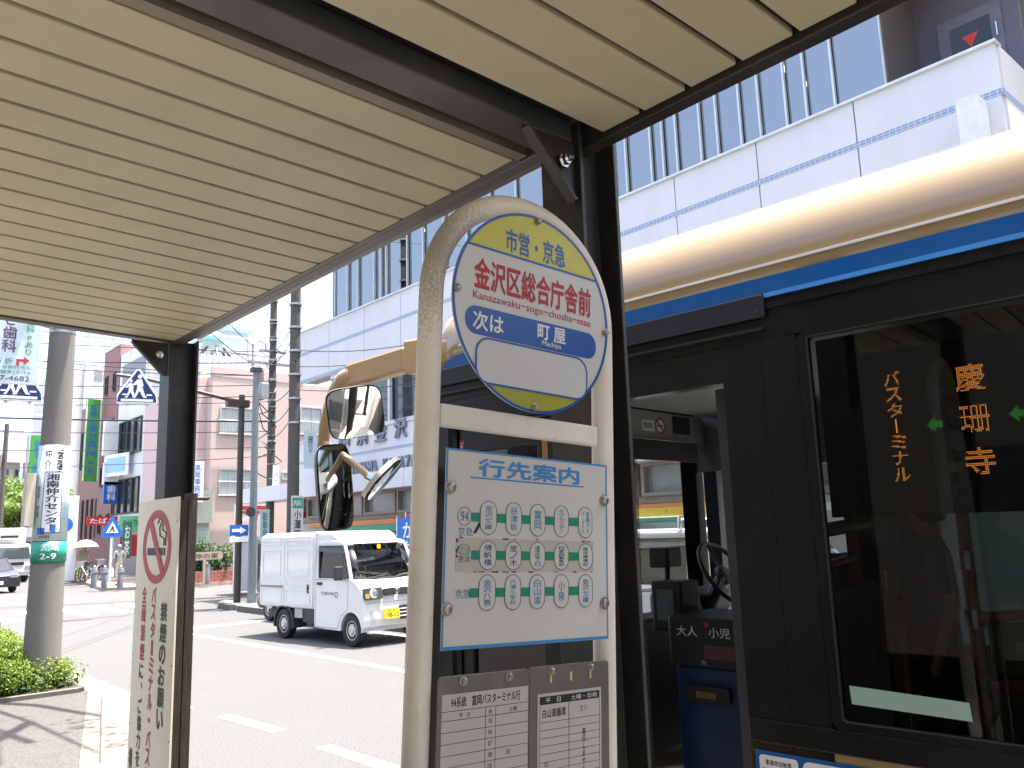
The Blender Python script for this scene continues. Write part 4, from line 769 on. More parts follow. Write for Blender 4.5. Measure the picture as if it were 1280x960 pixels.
# ================================================================ other vehicles
def saloon(name, fr, label, body, L=3.6, W=1.55, H=1.5, prof=None, parts=True, group=None):
    """small car: (a forward, b away, z); body lofted from a side profile with tucked-in glasshouse"""
    t = thing(name, tuple(fr.P(L / 2, W / 2, 0)), label, 'car', group)
    lowp = [(0.02, .35), (0, .55), (.03, .86), (.12, .92), (L - .75, .95), (L - .2, .82), (L - .03, .7), (L, .5), (L - .04, .24)] + arc(L - .68, .28, .33, 0, 180) + [(L - 1.2, .2), (1.2, .2)] + arc(.62, .28, .33, 0, 180) + [(.1, .26)]
    F2 = Fr(fr.P(0, 0, 0), fr.u, fr.n); sgn = -1 if F2.n.dot(fr.v) > 0 else 1
    b = put('body', MB(F2).prism(lowp, *( (-W, 0) if F2.n.dot(fr.v) < 0 else (0, W))), body, t, bevel=.06)
    gh = [(.12, .10, .90), (.25, .18, H - .06), (.6, .2, H), (L * .52, .2, H), (L * .64, .18, H - .07), (L - .72, .10, .93)]
    roofv = MB(fr).sheet([[(a, q, z) for a, q, z in gh[1:5]], [(a, W / 2, z + .025) for a, q, z in gh[1:5]], [(a, W - q, z) for a, q, z in gh[1:5]]]); put('roof', roofv, body, b, smooth=60, solid=.03)
    g = glass('car_glass')
    put('side_glass', MB(fr).add([gh[0], gh[1], gh[4], gh[5]], [(0, 1, 2, 3)]), g, b, solid=.005); put('side_glass', MB(fr).add([(a, W - q, z) for a, q, z in (gh[0], gh[1], gh[4], gh[5])], [(0, 1, 2, 3)]), g, b, solid=.005)
    for (A_, B_), nm in (((gh[5], gh[4]), 'windscreen'), ((gh[0], gh[1]), 'rear_glass')): put(nm, MB(fr).add([A_, (A_[0], W - A_[1], A_[2]), (B_[0], W - B_[1], B_[2]), B_], [(0, 1, 2, 3)]), g, b, solid=.005)
    for q in (0, 1):
        for A_, B_ in ((gh[5], gh[4]), (gh[0], gh[1]), ((L * .4, .1, .93), (L * .38, .2, H - .02))):
            y0, y1 = (A_[1], B_[1]) if not q else (W - A_[1], W - B_[1]); put('pillar', MB(fr).tube([(A_[0], y0, A_[2]), (B_[0], y1, B_[2])], .035, 6), body, b)
    put('cabin_floor', MB(fr).box(.3, L - .8, .15, W - .15, .5, .9), vdk, b)
    for q in (.2, W - .7): put('seat', MB(fr).box(L * .35, L * .35 + .2, q, q + .5, .8, 1.3), vdk, b, bevel=.05)
    NFc = Fr(fr.P(L, 0, 0), fr.v, fr.n) if fr.v.cross(fr.n).dot(fr.u) > 0 else Fr(fr.P(L, W, 0), -fr.v, fr.n)
    for q in (.12, W - .42): put('headlight', MB(NFc).prism(rrect(q, q + .3, .62, .76, .04), -.12, .012), M('lamp_chrome'), b, bevel=.01)
    put('grille', MB(NFc).prism(rrect(.45, W - .45, .40, .55, .03), -.03, .006), M('grille_dark'), b); np2 = put('number_plate', MB(NFc).box(W / 2 - .17, W / 2 + .17, .36, .5, .007, .014), M('plate_white'), b)
    for a in (.62, L - .68): wheel(fr, a, .01, -1, t, .285, .18, .17); wheel(fr, a, W - .01, 1, t, .285, .18, .17)
    return t
carblk = M('car_black_paint', (.012, .014, .02), .15, var=.05, coat=.8); carsil = M('car_grey_paint', (.05, .055, .06), .3, .5, .04, coat=.6)
f1 = Fr((8.72, 22.3, 0), (.06, -1, 0), (1, .06, 0)); saloon('small_car', Fr((8.69, 19.25, 0), (.04, -.999, 0), (.999, .04, 0)), 'dark small car mostly hidden behind the white box van', carsil, L=3.4, W=1.48, H=1.5)
cA = saloon('small_car', Fr((5.6, 43.4, 0), (.13, -.99, 0), (.99, .13, 0)), 'black hatchback ahead of the white lorry on the far road', carblk, L=3.9, W=1.65, H=1.46)
txt('lettering', Fr(Fr((5.6, 43.4, 0), (.13, -.99, 0), (.99, .13, 0)).P(3.9, 0, 0), (.99, .13, 0), (0, 0, 1)), '37-21', .70, .96, .39, .46, M('text_green', (.03, .2, .1), .5), cA.children[0], .01, .016)
# white lorry on the far road
lf = Fr((7.75, 55.2, 0), (.14, -.99, 0), (.99, .14, 0)); lo = thing('white_lorry', tuple(lf.P(2.5, .9, 0)), 'white refrigerated lorry behind the black hatchback on the far road', 'lorry')
put('cargo_box', MB(lf).box(0, 3.7, 0, 1.95, .75, 2.85), vw, lo, bevel=.04); LN = Fr(lf.P(5.05, 0, 0), lf.v, (0, 0, 1))
put('lorry_cab', MB(Fr(lf.P(0, .08, 0), lf.u, (0, 0, 1))).prism([(3.8, .5), (3.8, 1.98), (4.5, 1.98), (4.75, 1.85), (5.02, 1.2), (5.05, .5)] , -1.78, 0), vw, lo, bevel=.06)
WS2 = Fr(lf.P(4.90, 0, 1.53), lf.v, (lf.u * -.41 + Z3 * .91).normalized()); put('windscreen', MB(WS2).prism(rrect(.2, 1.74, -.32, .32, .06), .0, .022), M('dark_windscreen', (.02, .03, .03), .06, spec=.9), lo)
cl = put('cooling_unit', MB(lf).box(3.5, 4.15, .45, 1.5, 2.25, 2.62), M('unit_grey', (.5, .5, .5), .5), lo, bevel=.06); put('vent', MB(lf).box(4.151, 4.16, .55, 1.4, 2.32, 2.45), vdk, cl)
for b in (.15, 1.5): put('headlight', MB(LN).prism(rrect(b, b + .3, .68, .84, .03), -.03, .02), M('lamp_chrome'), lo)
put('bumper', MB(LN).box(.1, 1.86, .36, .56, -.1, .04), M('bumper_grey', (.3, .3, .3), .5), lo); put('grille', MB(LN).box(.5, 1.45, .9, 1.05, .0, .015), M('grille_dark'), lo)
for a in (.9, 4.35):
    wheel(lf, a, .12, -1, lo, .36, .2, .2); wheel(lf, a, 1.83, 1, lo, .36, .2, .2)
put('chassis', MB(lf).box(.2, 4.6, .4, 1.5, .4, .75), vdk, lo)
for b in (-.12, 2.0): put('door_mirror', MB(lf).box(4.72, 4.78, b - .08, b + .06, 1.3, 1.75), vdk, lo, bevel=.02)
# service van with a ladder on its roof, beside the bus
uf = Fr((5.50, 6.6, 0), (.03, -.9995, 0), (.9995, .03, 0)); uv = thing('service_van', tuple(uf.P(1.9, .75, 0)), 'white service van carrying a ladder, seen through the bus doorway', 'van')
UL, UW = 3.9, 1.48
put('body', MB(Fr(uf.P(0, 0, 0), uf.u, (0, 0, 1))).prism([(.0, .3), (.02, 1.40), (UL - .9, 1.40), (UL - .35, 1.05), (UL, .95), (UL, .3)], -UW, 0), vw, uv, bevel=.04)
put('roof', MB(uf).box(.08, UL - 1.1, .06, UW - .06, 1.78, 1.86), vw, uv, bevel=.03)
for a in (.08, 1.25, 2.35):
    for b in (.05, UW - .11): put('pillar', MB(uf).box(a, a + .12, b, b + .06, 1.39, 1.80), vw, uv)
for b in (.07, UW - .07): put('side_glass', MB(uf).box(.1, UL - 1.0, b - .003, b + .003, 1.40, 1.78), vgl, uv)
put('windscreen', MB(uf).add([(UL - 1.1, .08, 1.8), (UL - 1.1, UW - .08, 1.8), (UL - .5, UW - .05, 1.2), (UL - .5, .05, 1.2)], [(0, 1, 2, 3)]), vgl, uv, solid=.004)
for a in (.35, 2.3):
    rk = put('roof_rack', MB(uf).tube([(a, .05, 1.86), (a, .05, 1.95), (a, UW - .05, 1.95), (a, UW - .05, 1.86)], .018, 8), CHROME, uv)
for a in (.6, UL - .75): wheel(uf, a, .01, -1, uv); wheel(uf, a, UW - .01, 1, uv)
ldr = thing('ladder', tuple(uf.P(1.8, .4, 1.97)), 'aluminium ladder with yellow rail on the service van roof rack', 'ladder'); alu = M('aluminium', (.6, .6, .6), .35, .8); yelp = M('ladder_yellow', (.7, .5, .05), .5)
for b, m_ in ((.15, yelp), (.55, alu)): put('rail', MB(uf).box(-.2, 3.3, b, b + .03, 1.972, 2.045), m_, ldr)
for i in range(11): put('rung', MB(uf).tube([(.0 + i * .3, .15, 2.01), (.0 + i * .3, .58, 2.01)], .015, 6), alu, ldr)
for b in (.72, 1.05): put('rail', MB(uf).box(-.1, 3.2, b, b + .03, 1.972, 2.04), alu, ldr)
for i in range(10): put('rung', MB(uf).tube([(.1 + i * .3, .72, 2.0), (.1 + i * .3, 1.08, 2.0)], .014, 6), alu, ldr)

# ================================================================ POST OFFICE across the road (facade on x = 13)
PX = 13.0
po = thing('post_office', (PX, 14, .14), 'white panelled office building with blue tile stripes and ribbon windows across the road', 'building')
pwall = M('white_facade_panel', (.62, .62, .635), .6, var=.04, scale=1.2, bump=.04, bscale=20, dirt=((.47, .46, .45), .3, 1.1), stretch=(1, 1, .35)); pal = M('sash_aluminium', (.62, .64, .65), .4, .4); psh = M('inner_blind', (.17, .145, .12), .8, var=.2, scale=25)
tile = M('blue_tile_stripe', (.16, .25, .42), .4, var=.25, scale=60)
_n = tile.node_tree; _bk = _n.nodes.new('ShaderNodeTexBrick'); _bk.inputs['Scale'].default_value = 1.0; _bk.offset = 0
_bk.inputs['Brick Width'].default_value = .1; _bk.inputs['Row Height'].default_value = .05; _bk.inputs['Mortar Size'].default_value = .008; _bk.inputs['Color1'].default_value = (.15, .24, .42, 1); _bk.inputs['Color2'].default_value = (.19, .29, .47, 1); _bk.inputs['Mortar'].default_value = (.5, .52, .55, 1)
_t = _n.nodes.new('ShaderNodeTexCoord'); _s = _n.nodes.new('ShaderNodeSeparateXYZ'); _c = _n.nodes.new('ShaderNodeCombineXYZ'); _n.links.new(_t.outputs['Object'], _s.inputs[0]); _n.links.new(_s.outputs['Y'], _c.inputs['X']); _n.links.new(_s.outputs['Z'], _c.inputs['Y']); _n.links.new(_c.outputs[0], _bk.inputs['Vector']); _n.links.new(_bk.outputs['Color'], _n.nodes['Principled BSDF'].inputs['Base Color'])
ZS, ZB, YL, YR = 8.87, 7.05, 25.6, 3.55           # third-floor sill, underside, left and right corners
seams = sorted([YL, YR, 23.6] + [ax(px, py, PX).y for px, py in ((456, 400), (501, 380), (845, 250), (947, 200), (1069, 150))] + [18.2, 16.4, 14.3, 12.3])
for a, b in zip(seams[:-1], seams[1:]):
    put('facade_panel', MB().box(PX - .02, PX + .1, a + .012, b - .012, ZB + .09, ZS - .05), pwall, po)
put('panel_backing', MB().box(PX + .02, PX + .6, YR + .02, YL - .02, ZB + .02, ZS - .06), M('joint_grey', (.25, .25, .26), .8), po)
put('tile_stripe', MB().box(PX - .026, PX - .0205, YR, YL, 7.985, 8.085), tile, po); put('tile_stripe', MB().box(PX - .03, PX + .1, YR, YL, ZB, ZB + .085), tile, po)
put('sill_cap', MB().box(PX - .07, PX + .2, YR - .03, YL, ZS - .05, ZS), pal, po, bevel=.01)
# return face at the right-hand corner
for x0, x1 in ((PX + .0, PX + 2.4), (PX + 2.42, PX + 5)): put('facade_panel', MB().box(x0 + .1, x1, YR - .02, YR + .1, ZB + .09, ZS - .05), pwall, po)
put('tile_stripe', MB().box(PX - .02, PX + 5, YR - .026, YR - .0205, 7.985, 8.085), tile, po)
put('recess_wall', MB().box(PX + 2.6, PX + 2.8, -8, YR, 0, 15), M('beige_render', (.46, .43, .36), .7, var=.05), po)
# third-floor ribbon windows
mull = [ax(px, py, PX).y for px, py in ((414, 395), (432, 386), (445, 380), (465.5, 370), (474, 366), (481, 363), (507, 351), (527, 342), (766, 255), (783, 248), (814, 235), (829, 228), (846, 220), (876, 208), (897, 200), (926, 186), (950, 176), (983, 163), (1008, 152), (1043, 138), (1107, 110))]
mull += [mull[7] - 1.0 * i for i in range(1, 6)]; mull = sorted(set(round(m, 3) for m in mull))
pgl = glass('office_pane', (.74, .82, .88), 1.0, 0., 3.5); blinds = {(432, 445), (814, 829), (897, 926), (1008, 1043)}
bl = [tuple(sorted((ax(a, 380 if a < 600 else 200, PX).y, ax(b, 380 if a < 600 else 200, PX).y))) for a, b in blinds]
YREC = mull[0]
for a, b in zip(mull[:-1], mull[1:]):
    if b - a < .12: continue
    w_ = put('window', MB(Fr((PX + .1, 0, 0), (0, 1, 0), (0, 0, 1))).ring_prism([(a, ZS), (b, ZS), (b, 11.3), (a, 11.3)], [(a + .018, ZS + .04), (b - .018, ZS + .04), (b - .018, 11.25), (a + .018, 11.25)], -.06, .0), pal, po)
    put('pane', MB().box(PX + .125, PX + .131, a + .015, b - .015, ZS + .035, 11.26), pgl, w_)
    if any(abs((a + b) / 2 - (p + q) / 2) < .3 for p, q in bl): put('blind', MB().box(PX + .2, PX + .22, a + .02, b - .02, ZS + .05, 11.25), psh, w_)
put('upper_fascia', MB().box(PX - .3, PX + .4, YR - .3, YL, 11.31, 12.4), pwall, po); put('roof', MB().box(PX + .4, 27, YR - .3, YL, 11.6, 12.3), M('joint_grey'), po)
rm = M('office_inner', (.50, .52, .54), .8); put('room_floor', MB().box(PX + .61, 19, YREC, 23.5, ZS - .4, ZS - .3), rm, po); put('room_back', MB().box(18.5, 18.7, YREC, 23.5, ZS - .3, 11.6), rm, po); put('room_ceiling', MB().box(PX + .41, 18.5, YREC, 23.5, 11.45, 11.55), M('office_ceiling', (.5, .5, .48), .8), po)
tube_m = M('lit_tube', (.8, .8, .6), .5, emit=(1, .93, .5), es=.75)
for y_ in (6.2, 8.1, 10, 12, 15.5, 20.5):
    for x_ in (14.2, 16.2): put('ceiling_tube', MB().box(x_, x_ + 1.2, y_, y_ + .07, 11.38, 11.44), tube_m, po)
put('end_wall', MB().box(PX + .14, 19, 23.5, 23.62, ZS - .3, 11.31), pwall, po)
# balcony recess with the fire-access door
pv = M('purple_grey_panel', (.12, .115, .15), .55, var=.06); put('balcony_side', MB().box(PX + .13, PX + 1.55, YREC - .02, YREC + .06, ZS - .1, 11.3), M('brown_frame', (.10, .085, .075), .5), po)
put('balcony_back', MB().box(PX + 1.5, PX + 1.6, YR, YREC, ZS - .1, 11.3), pv, po); put('balcony_floor', MB().box(PX + .2, PX + 1.5, YR, YREC, ZS - .5, ZS - .35), pwall, po); put('balcony_soffit', MB().box(PX - .3, PX + 1.6, YR - .3, YREC, 11.22, 11.30), M('soffit_beige', (.5, .47, .42), .7), po)
bd = put('balcony_door', MB().box(PX + 1.46, PX + 1.50, YR + .25, YR + 1.25, ZS - .35, 10.35), M('door_purple_grey', (.15, .145, .19), .5), po); put('door_glass', MB().box(PX + 1.45, PX + 1.458, YR + .42, YR + 1.05, ZS + .35, 10.15), M('door_dark_glass', (.02, .025, .03), .1), bd)
DF = Fr((PX + 1.449, YR + .74, 9.82), (0, -1, 0), (0, 0, 1)); put('red_triangle', MB(DF).prism([(-.13, .11), (0, -.12), (.13, .11)], .0, .004), M('rescue_red', (.7, .05, .04), .5), bd); put('handle', MB().tube([(PX + 1.43, YR + .33, 9.7), (PX + 1.43, YR + .33, 9.95)], .015, 6), CHROME, bd)
put('sign_box', MB().box(PX - .45, PX - .03, 3.75, 4.05, 7.2, 7.95), M('box_white', (.68, .69, .70), .5), po, bevel=.01)
# second floor: windows over the lettered wall
for a, b in zip((4.5, 7, 9.5, 12, 14.5, 17.2, 18.6, 20.1, 21.7), (7, 9.5, 12, 14.5, 17.2, 18.6, 20.1, 21.7, 23.5)):
    w_ = put('window', MB(Fr((PX + .1, 0, 0), (0, 1, 0), (0, 0, 1))).ring_prism([(a, 5.05), (b, 5.05), (b, 6.95), (a, 6.95)], [(a + .05, 5.12), (b - .05, 5.12), (b - .05, 6.88), (a + .05, 6.88)], -.1, .0), pal, po)
    put('pane', MB().box(PX + .15, PX + .156, a + .045, b - .045, 5.11, 6.89), M('dark_office_glass', (.035, .045, .055), .05, spec=.9), w_)
put('lintel', MB().box(PX + .05, PX + .3, 4.5, 23.6, 6.951, ZB - .001), pwall, po)
for a, b in ((4.5, 9), (9, 13.5), (13.5, 17.2), (17.2, 20.9), (20.9, 25.6)): put('facade_panel', MB().box(PX + .0, PX + .3, a + .01, b - .01, 3.2, 5.0), pwall, po)
put('wall_coping', MB().box(PX - .05, PX + .35, 4.5, 25.6, 5.001, 5.048), pal, po); put('body', MB().box(PX + .31, 26, YR + .1, 23.6, .1, 7.0), M('joint_grey'), po); put('low_wing', MB().box(PX + .31, 20, 23.6, 25.6, .1, 5.0), pwall, po)
put('tile_stripe', MB().box(PX - .012, PX - .001, 4.5, 25.6, 4.28, 4.36), tile, po)
LF = Fr((PX - .03, 0, 0), (0, -1, 0), (0, 0, 1)); let = M('letter_steel', (.19, .225, .28), .35, .5)
for ch, px, py in (('横', 431, 547), ('浜', 453, 545), ('金', 476, 540), ('沢', 501, 535)):
    p = ax(px, py, PX - .03); h_ = .27; o = put('raised_letter', flat(txt_into(MB(LF), ch, -p.y - .3, -p.y + .3, p.z - h_, p.z + h_, .025, .02)), let, po); md = o.modifiers.new('s', 'SOLIDIFY'); md.thickness = .05; md.offset = 0
p0_, p1_ = ax(424, 584, PX - .03), ax(536, 566, PX - .03); word = 'YOKOHAMA KANAZAWA'; n_ = len(word)
for i, ch in enumerate(word):
    if ch == ' ': continue
    c_ = -p0_.y + (-p1_.y + p0_.y) * (i + .5) / n_; w2 = (p0_.y - p1_.y) / n_ * (.42 if ch not in 'MW' else .5); o = put('raised_letter', flat(txt_into(MB(LF), ch, c_ - w2, c_ + w2, 3.60, 4.02, .02, .02)), let, po); md = o.modifiers.new('s', 'SOLIDIFY'); md.thickness = .05; md.offset = 0
# ground-floor canopy and shopfront
cpn = M('canopy_white', (.60, .60, .63), .5, var=.03)
for a, b in ((4, 9), (9, 14), (14, 18.4), (18.4, 22), (22, 25.6), (25.6, 28.8)): put('canopy_panel', MB().box(12.35, 13.0 if b < 25.7 else 13.4, a + .01, b - .01, 3.12, 3.62), cpn, po)
brn = M('shop_brown', (.24, .19, .16), .6); put('shop_wall', MB().box(12.9, 13.3, 4, 25.6, 2.32, 2.459), brn, po)
for i in range(9):
    a = 9 + i * 1.75; w_ = put('shop_window', MB(Fr((12.9, 0, 0), (0, 1, 0), (0, 0, 1))).ring_prism([(a, 2.46), (a + 1.68, 2.46), (a + 1.68, 3.11), (a, 3.11)], [(a + .08, 2.53), (a + 1.6, 2.53), (a + 1.6, 3.05), (a + .08, 3.05)], -.1, .05), brn, po); put('pane', MB().box(12.95, 12.96, a + .07, a + 1.61, 2.52, 3.06), M('shop_glass_pale', (.25, .26, .27), .15), w_)
put('shop_base', MB().box(12.95, 13.3, 4, 25.6, .12, 2.31), M('shop_beige', (.4, .36, .31), .6), po)
put('orange_strip', MB().box(12.86, 12.94, 9, 24.6, 2.17, 2.31), M('atm_orange', (.62, .2, .05), .45), po); put('green_strip', MB().box(12.87, 12.94, 9, 23, 1.97, 2.165), M('atm_green', (.04, .28, .16), .45), po)
for i in range(6): put('shop_glazing', MB().box(12.90, 12.94, 9.2 + i * 2.3, 11.3 + i * 2.3, .2, 1.965), M('shop_glass', (.08, .12, .13), .08, spec=.8), po)
# vertical shop banners by the pavement
def banner(name, x, y, z0, z1, w, col, body, label, ink=WHITE_INK):
    t = thing(name, (x, y, .14), label, 'banner'); f = Fr((x, y, 0), (.6, -.8, 0), (0, 0, 1)); put('pole', MB(f).tube([(-.02, .14, -.01), (-.02, z1 + .05, -.01)], .012, 6), WHITE_INK, t); c = put('cloth', MB(f).box(0, w, z0, z1, -.006, 0), col, t); txt('lettering', f, body, w * .25, w * .75, z0 + .15, z1 - .1, ink, c, .02, .003, True); return t
bp = ax(497, 680, 11.2); banner('shop_banner', bp.x, bp.y, .75, 2.25, .55, M('banner_blue', (.03, .16, .48), .7), 'かもめ', 'blue vertical shop banner with white writing behind the white box van')
bp = ax(508, 680, 11.4); banner('shop_banner', bp.x, bp.y, .75, 2.35, .5, M('banner_purple', (.30, .08, .32), .7), '年金', 'purple vertical shop banner beside the blue one')
# post sign, road sign and hanging boards round the corner
def board(name, c, w, h, col, label, cat, texts=(), face=(0, -1, 0), post=None, thick=.05, rnd=.01, parent=None):
    """flat signboard: c = centre, facing `face`; texts = (string, x0, x1, y0, y1, material, vertical)"""
    f_ = Vector(face).normalized(); fr = Fr(c, Z3.cross(f_).normalized(), (0, 0, 1)); t = parent or thing(name, tuple(Vector(c) - Vector((0, 0, h / 2))), label, cat)
    pn = put('panel', MB(fr).prism(rrect(-w / 2, w / 2, -h / 2, h / 2, rnd), -thick, 0), col, t)
    for s_, x0, x1, y0, y1, m_, ver in texts: txt('lettering', fr, s_, x0 * w, x1 * w, y0 * h, y1 * h, m_, pn, .012, .006, ver)
    return t, fr, pn
t, fr, pn = board('post_sign', ay(315, 641, 30), 1.35, .62, M('sign_cream', (.6, .57, .55), .5), 'white sign with red post mark beside the pink apartment house', 'sign')
for y0, y1 in ((.12, .26), (-.02, .07)): put('red_bar', MB(fr).box(-.55, .6, y0, y1, .003, .008), RED, pn)
put('red_bar', MB(fr).box(.05, .22, -.29, -.021, .003, .008), RED, pn); put('red_bar', MB(fr).box(-.55, -.40, -.29, -.021, .003, .008), RED, pn); put('sign_post', MB(fr).box(-.04, .04, -2.4, -.31, -.09, -.051), STEEL, t)
# ================================================================ PINK APARTMENT HOUSE
PY = 36.0; pk = thing('pink_apartment_house', (17, PY, .13), 'pink rendered apartment house with roof terrace and round water tank', 'building')
pkm = M('pink_render', (.50, .385, .34), .8, var=.05, scale=1.0, bump=.08, bscale=25, dirt=((.45, .33, .285), .25, .8)); X0 = ay(262, 600, PY).x; ZR = ay(300, 473, PY).z
put('wall', MB().box(X0, 30, PY, 44, .1, ZR), pkm, pk)
put('wall_fin', MB().box(X0 - .35, X0, PY + .6, 44, .1, ZR), M('pale_pink_render', (.56, .42, .39), .8, var=.04), pk)
put('parapet', MB().box(X0 - .05, X0 + 4.4, PY - .02, PY + .15, ZR + .002, ZR + .42), pkm, pk)
for x0, x1 in ((X0 - .3, X0 + 3.2), (X0 + 3.2, X0 + 9)):
    rl = put('roof_railing', MB().tube([(x0, PY + .05, ZR + 1.15), (x1, PY + .05, ZR + 1.15)], .03, 6), M('railing_grey', (.28, .27, .27), .5), pk)
    for i in range(int((x1 - x0) / .28)): put('baluster', MB().tube([(x0 + .28 * i, PY + .05, ZR + .3 if x0 < X0 + 1 else ZR), (x0 + .28 * i, PY + .05, ZR + 1.15)], .014, 4), M('railing_grey'), rl)
def pwin(px0, py0, px1, py1, rail=True, n=2):
    a, b = ay(px0, py0, PY), ay(px1, py1, PY); w_ = put('window', MB(Fr((0, PY, 0), (1, 0, 0), (0, 0, 1))).ring_prism([(a.x, b.z), (b.x, b.z), (b.x, a.z), (a.x, a.z)], [(a.x + .06, b.z + .06), (b.x - .06, b.z + .06), (b.x - .06, a.z - .06), (a.x + .06, a.z - .06)], -.05, .06), M('sash_grey', (.4, .4, .38), .5), pk)
    for i in range(n):
        x0 = a.x + .05 + (b.x - a.x - .1) * i / n; x1 = a.x + .05 + (b.x - a.x - .1) * (i + 1) / n; put('pane', MB().box(x0 + .02, x1 - .02, PY - .02, PY - .012, b.z + .05, a.z - .05), M('curtained_glass', (.34, .38, .37), .15, var=.2, scale=3, stretch=(8, 8, .5)), w_)
    if rail:
        for zz in (b.z + .02, b.z + .62): put('window_rail', MB().tube([(a.x - .1, PY - .2, zz), (b.x + .1, PY - .2, zz)], .025, 5), M('railing_grey'), w_)
        k = int((b.x - a.x) / .16)
        for i in range(k + 1): put('baluster', MB().tube([(a.x + .16 * i, PY - .2, b.z), (a.x + .16 * i, PY - .2, b.z + .62)], .01, 4), M('railing_grey'), w_)
pwin(275, 508, 318, 545); pwin(274, 586, 318, 620); pwin(375, 508, 402, 545); pwin(308, 672, 326, 694, False); pwin(352, 590, 366, 600, False, 1)
a = ay(241, 655, PY); b = ay(258, 715, PY)
put('shutter_box', MB().box(X0 - .9, X0 + .02, PY - .35, PY + .6, 2.6, 4.0), M('sage_panel', (.25, .28, .24), .6), pk)
for i in range(16): put('shutter_slat', MB().box(X0 - .85, X0 - .03, PY - .2, PY - .17, .2 + i * .15, .335 + i * .15), M('shutter_green', (.36, .42, .37), .55), pk)
board('office_sign', ay(247, 602, PY - .5), .52, 1.75, WHITE_INK, 'white upright office sign with blue characters on the pink house corner', 'sign', [('高尾事務所', -.25, .25, -.42, .42, BLUE_INK, True)])
put('corner_sign_light', MB().lathe([(.02, -.5), (.09, -.4), (.09, .4), (.02, .5)], 10, axis=0, at=tuple(ay(248, 623, PY - .7))), vdk, pk, smooth=40)
# roof terrace: tank, plant rooms
tk = ay(268, 428, PY + 2.0); tkr = ay(282, 428, PY + 2).x - ay(254, 428, PY + 2).x; tr_ = tkr / 2
wt = thing('water_tank', (tk.x, tk.y, tk.z - tr_ - .3), 'round pale green water tank on black legs on the pink house roof', 'water tank')
put('tank_body', MB().lathe([(.02, -tr_)] + [(tr_ * math.cos(R_(t)), tr_ * math.sin(R_(t))) for t in range(-75, -4, 10)] + [(tr_ * 1.03, -.03), (tr_ * 1.03, .03)] + [(tr_ * math.cos(R_(t)), tr_ * math.sin(R_(t))) for t in range(5, 90, 10)], 28, at=tuple(tk)), M('tank_green', (.27, .38, .34), .4, var=.05), wt, smooth=40)
put('tank_band', MB().lathe([(tr_ * 1.035, .04), (tr_ * .995, tr_ * .22), (tr_ * .93, tr_ * .4)], 28, at=tuple(tk)), M('tank_teal', (.10, .33, .31), .4), wt, smooth=40)
for i in range(6): t_ = R_(60 * i + 20); put('leg', MB().tube([(tk.x + .8 * tr_ * math.cos(t_), tk.y + .8 * tr_ * math.sin(t_), tk.z - tr_ * .55), (tk.x + .85 * math.cos(t_), tk.y + .85 * math.sin(t_), tk.z - tr_ - .3)], .06, 6), BLACKP, wt)
rb_z = tk.z - tr_ - .3
put('upper_terrace', MB().box(X0 - .2, 30, PY + 1.0, 43.5, ZR, rb_z), M('pale_blue_render', (.5, .53, .56), .7), pk); ur = put('terrace_railing', MB().tube([(X0, PY + 1.1, rb_z + 1.0), (30, PY + 1.1, rb_z + 1.0)], .03, 6), WHITE_INK, pk)
for i in range(34): put('baluster', MB().tube([(X0 + 2.5 + i * .3, PY + 1.1, rb_z), (X0 + 2.5 + i * .3, PY + 1.1, rb_z + 1.0)], .013, 4), WHITE_INK, ur)
a, b = ay(280, 414, PY + 4), ay(309, 445, PY + 4); ph = put('plant_room', MB().box(a.x, b.x, PY + 4, 43, rb_z + .01, a.z), M('cladding_bluegrey', (.36, .40, .45), .55, var=.08, scale=8, stretch=(20, 1, .1)), pk); put('plant_roof', MB().box(a.x - .2, b.x + .2, PY + 3.8, 43.2, a.z + .001, a.z + .2), M('plant_roof_grey', (.25, .30, .31), .5), ph)
a, b = ay(311, 417, PY + 5), ay(326, 445, PY + 5); put('stair_head', MB().box(a.x, b.x, PY + 5, 43.3, rb_z + .01, a.z), M('pale_blue_render'), pk)
for px in (286, 291, 297): p = ay(px, 412, PY + 5); put('aerial', MB().tube([(p.x, p.y, p.z), (p.x, p.y, p.z + 1.1)], .03, 4), STEEL, pk)
put('vent_pipe', MB().tube([(X0 + 2.2, PY + .8, ZR + .4), (X0 + 2.2, PY + .8, ZR + 1.9), (X0 + 2.45, PY + .8, ZR + 2.1), (X0 + 2.8, PY + .8, ZR + 2.0), (X0 + 2.9, PY + .8, ZR + 1.6)], .06, 6), M('railing_grey'), pk)
# brick planter at its foot, with shrubs
for r_ in range(4):
    for i in range(22):
        if r_ == 3 and i % 3 == 2: pass
        put('brick', MB().box(X0 - 2.2 + i * .34 + (.17 if r_ % 2 else 0), X0 - 2.2 + i * .34 + .325 + (.17 if r_ % 2 else 0), PY - 1.3, PY - 1.15, .13 + r_ * .12, .242 + r_ * .12), M('brick_red', (.30, .115, .08), .85, var=.2, scale=5), pk)
put('planter_soil', MB().box(X0 - 2.2, X0 + 5.2, PY - 1.15, PY - .02, .13, .55), M('bed_soil'), pk)

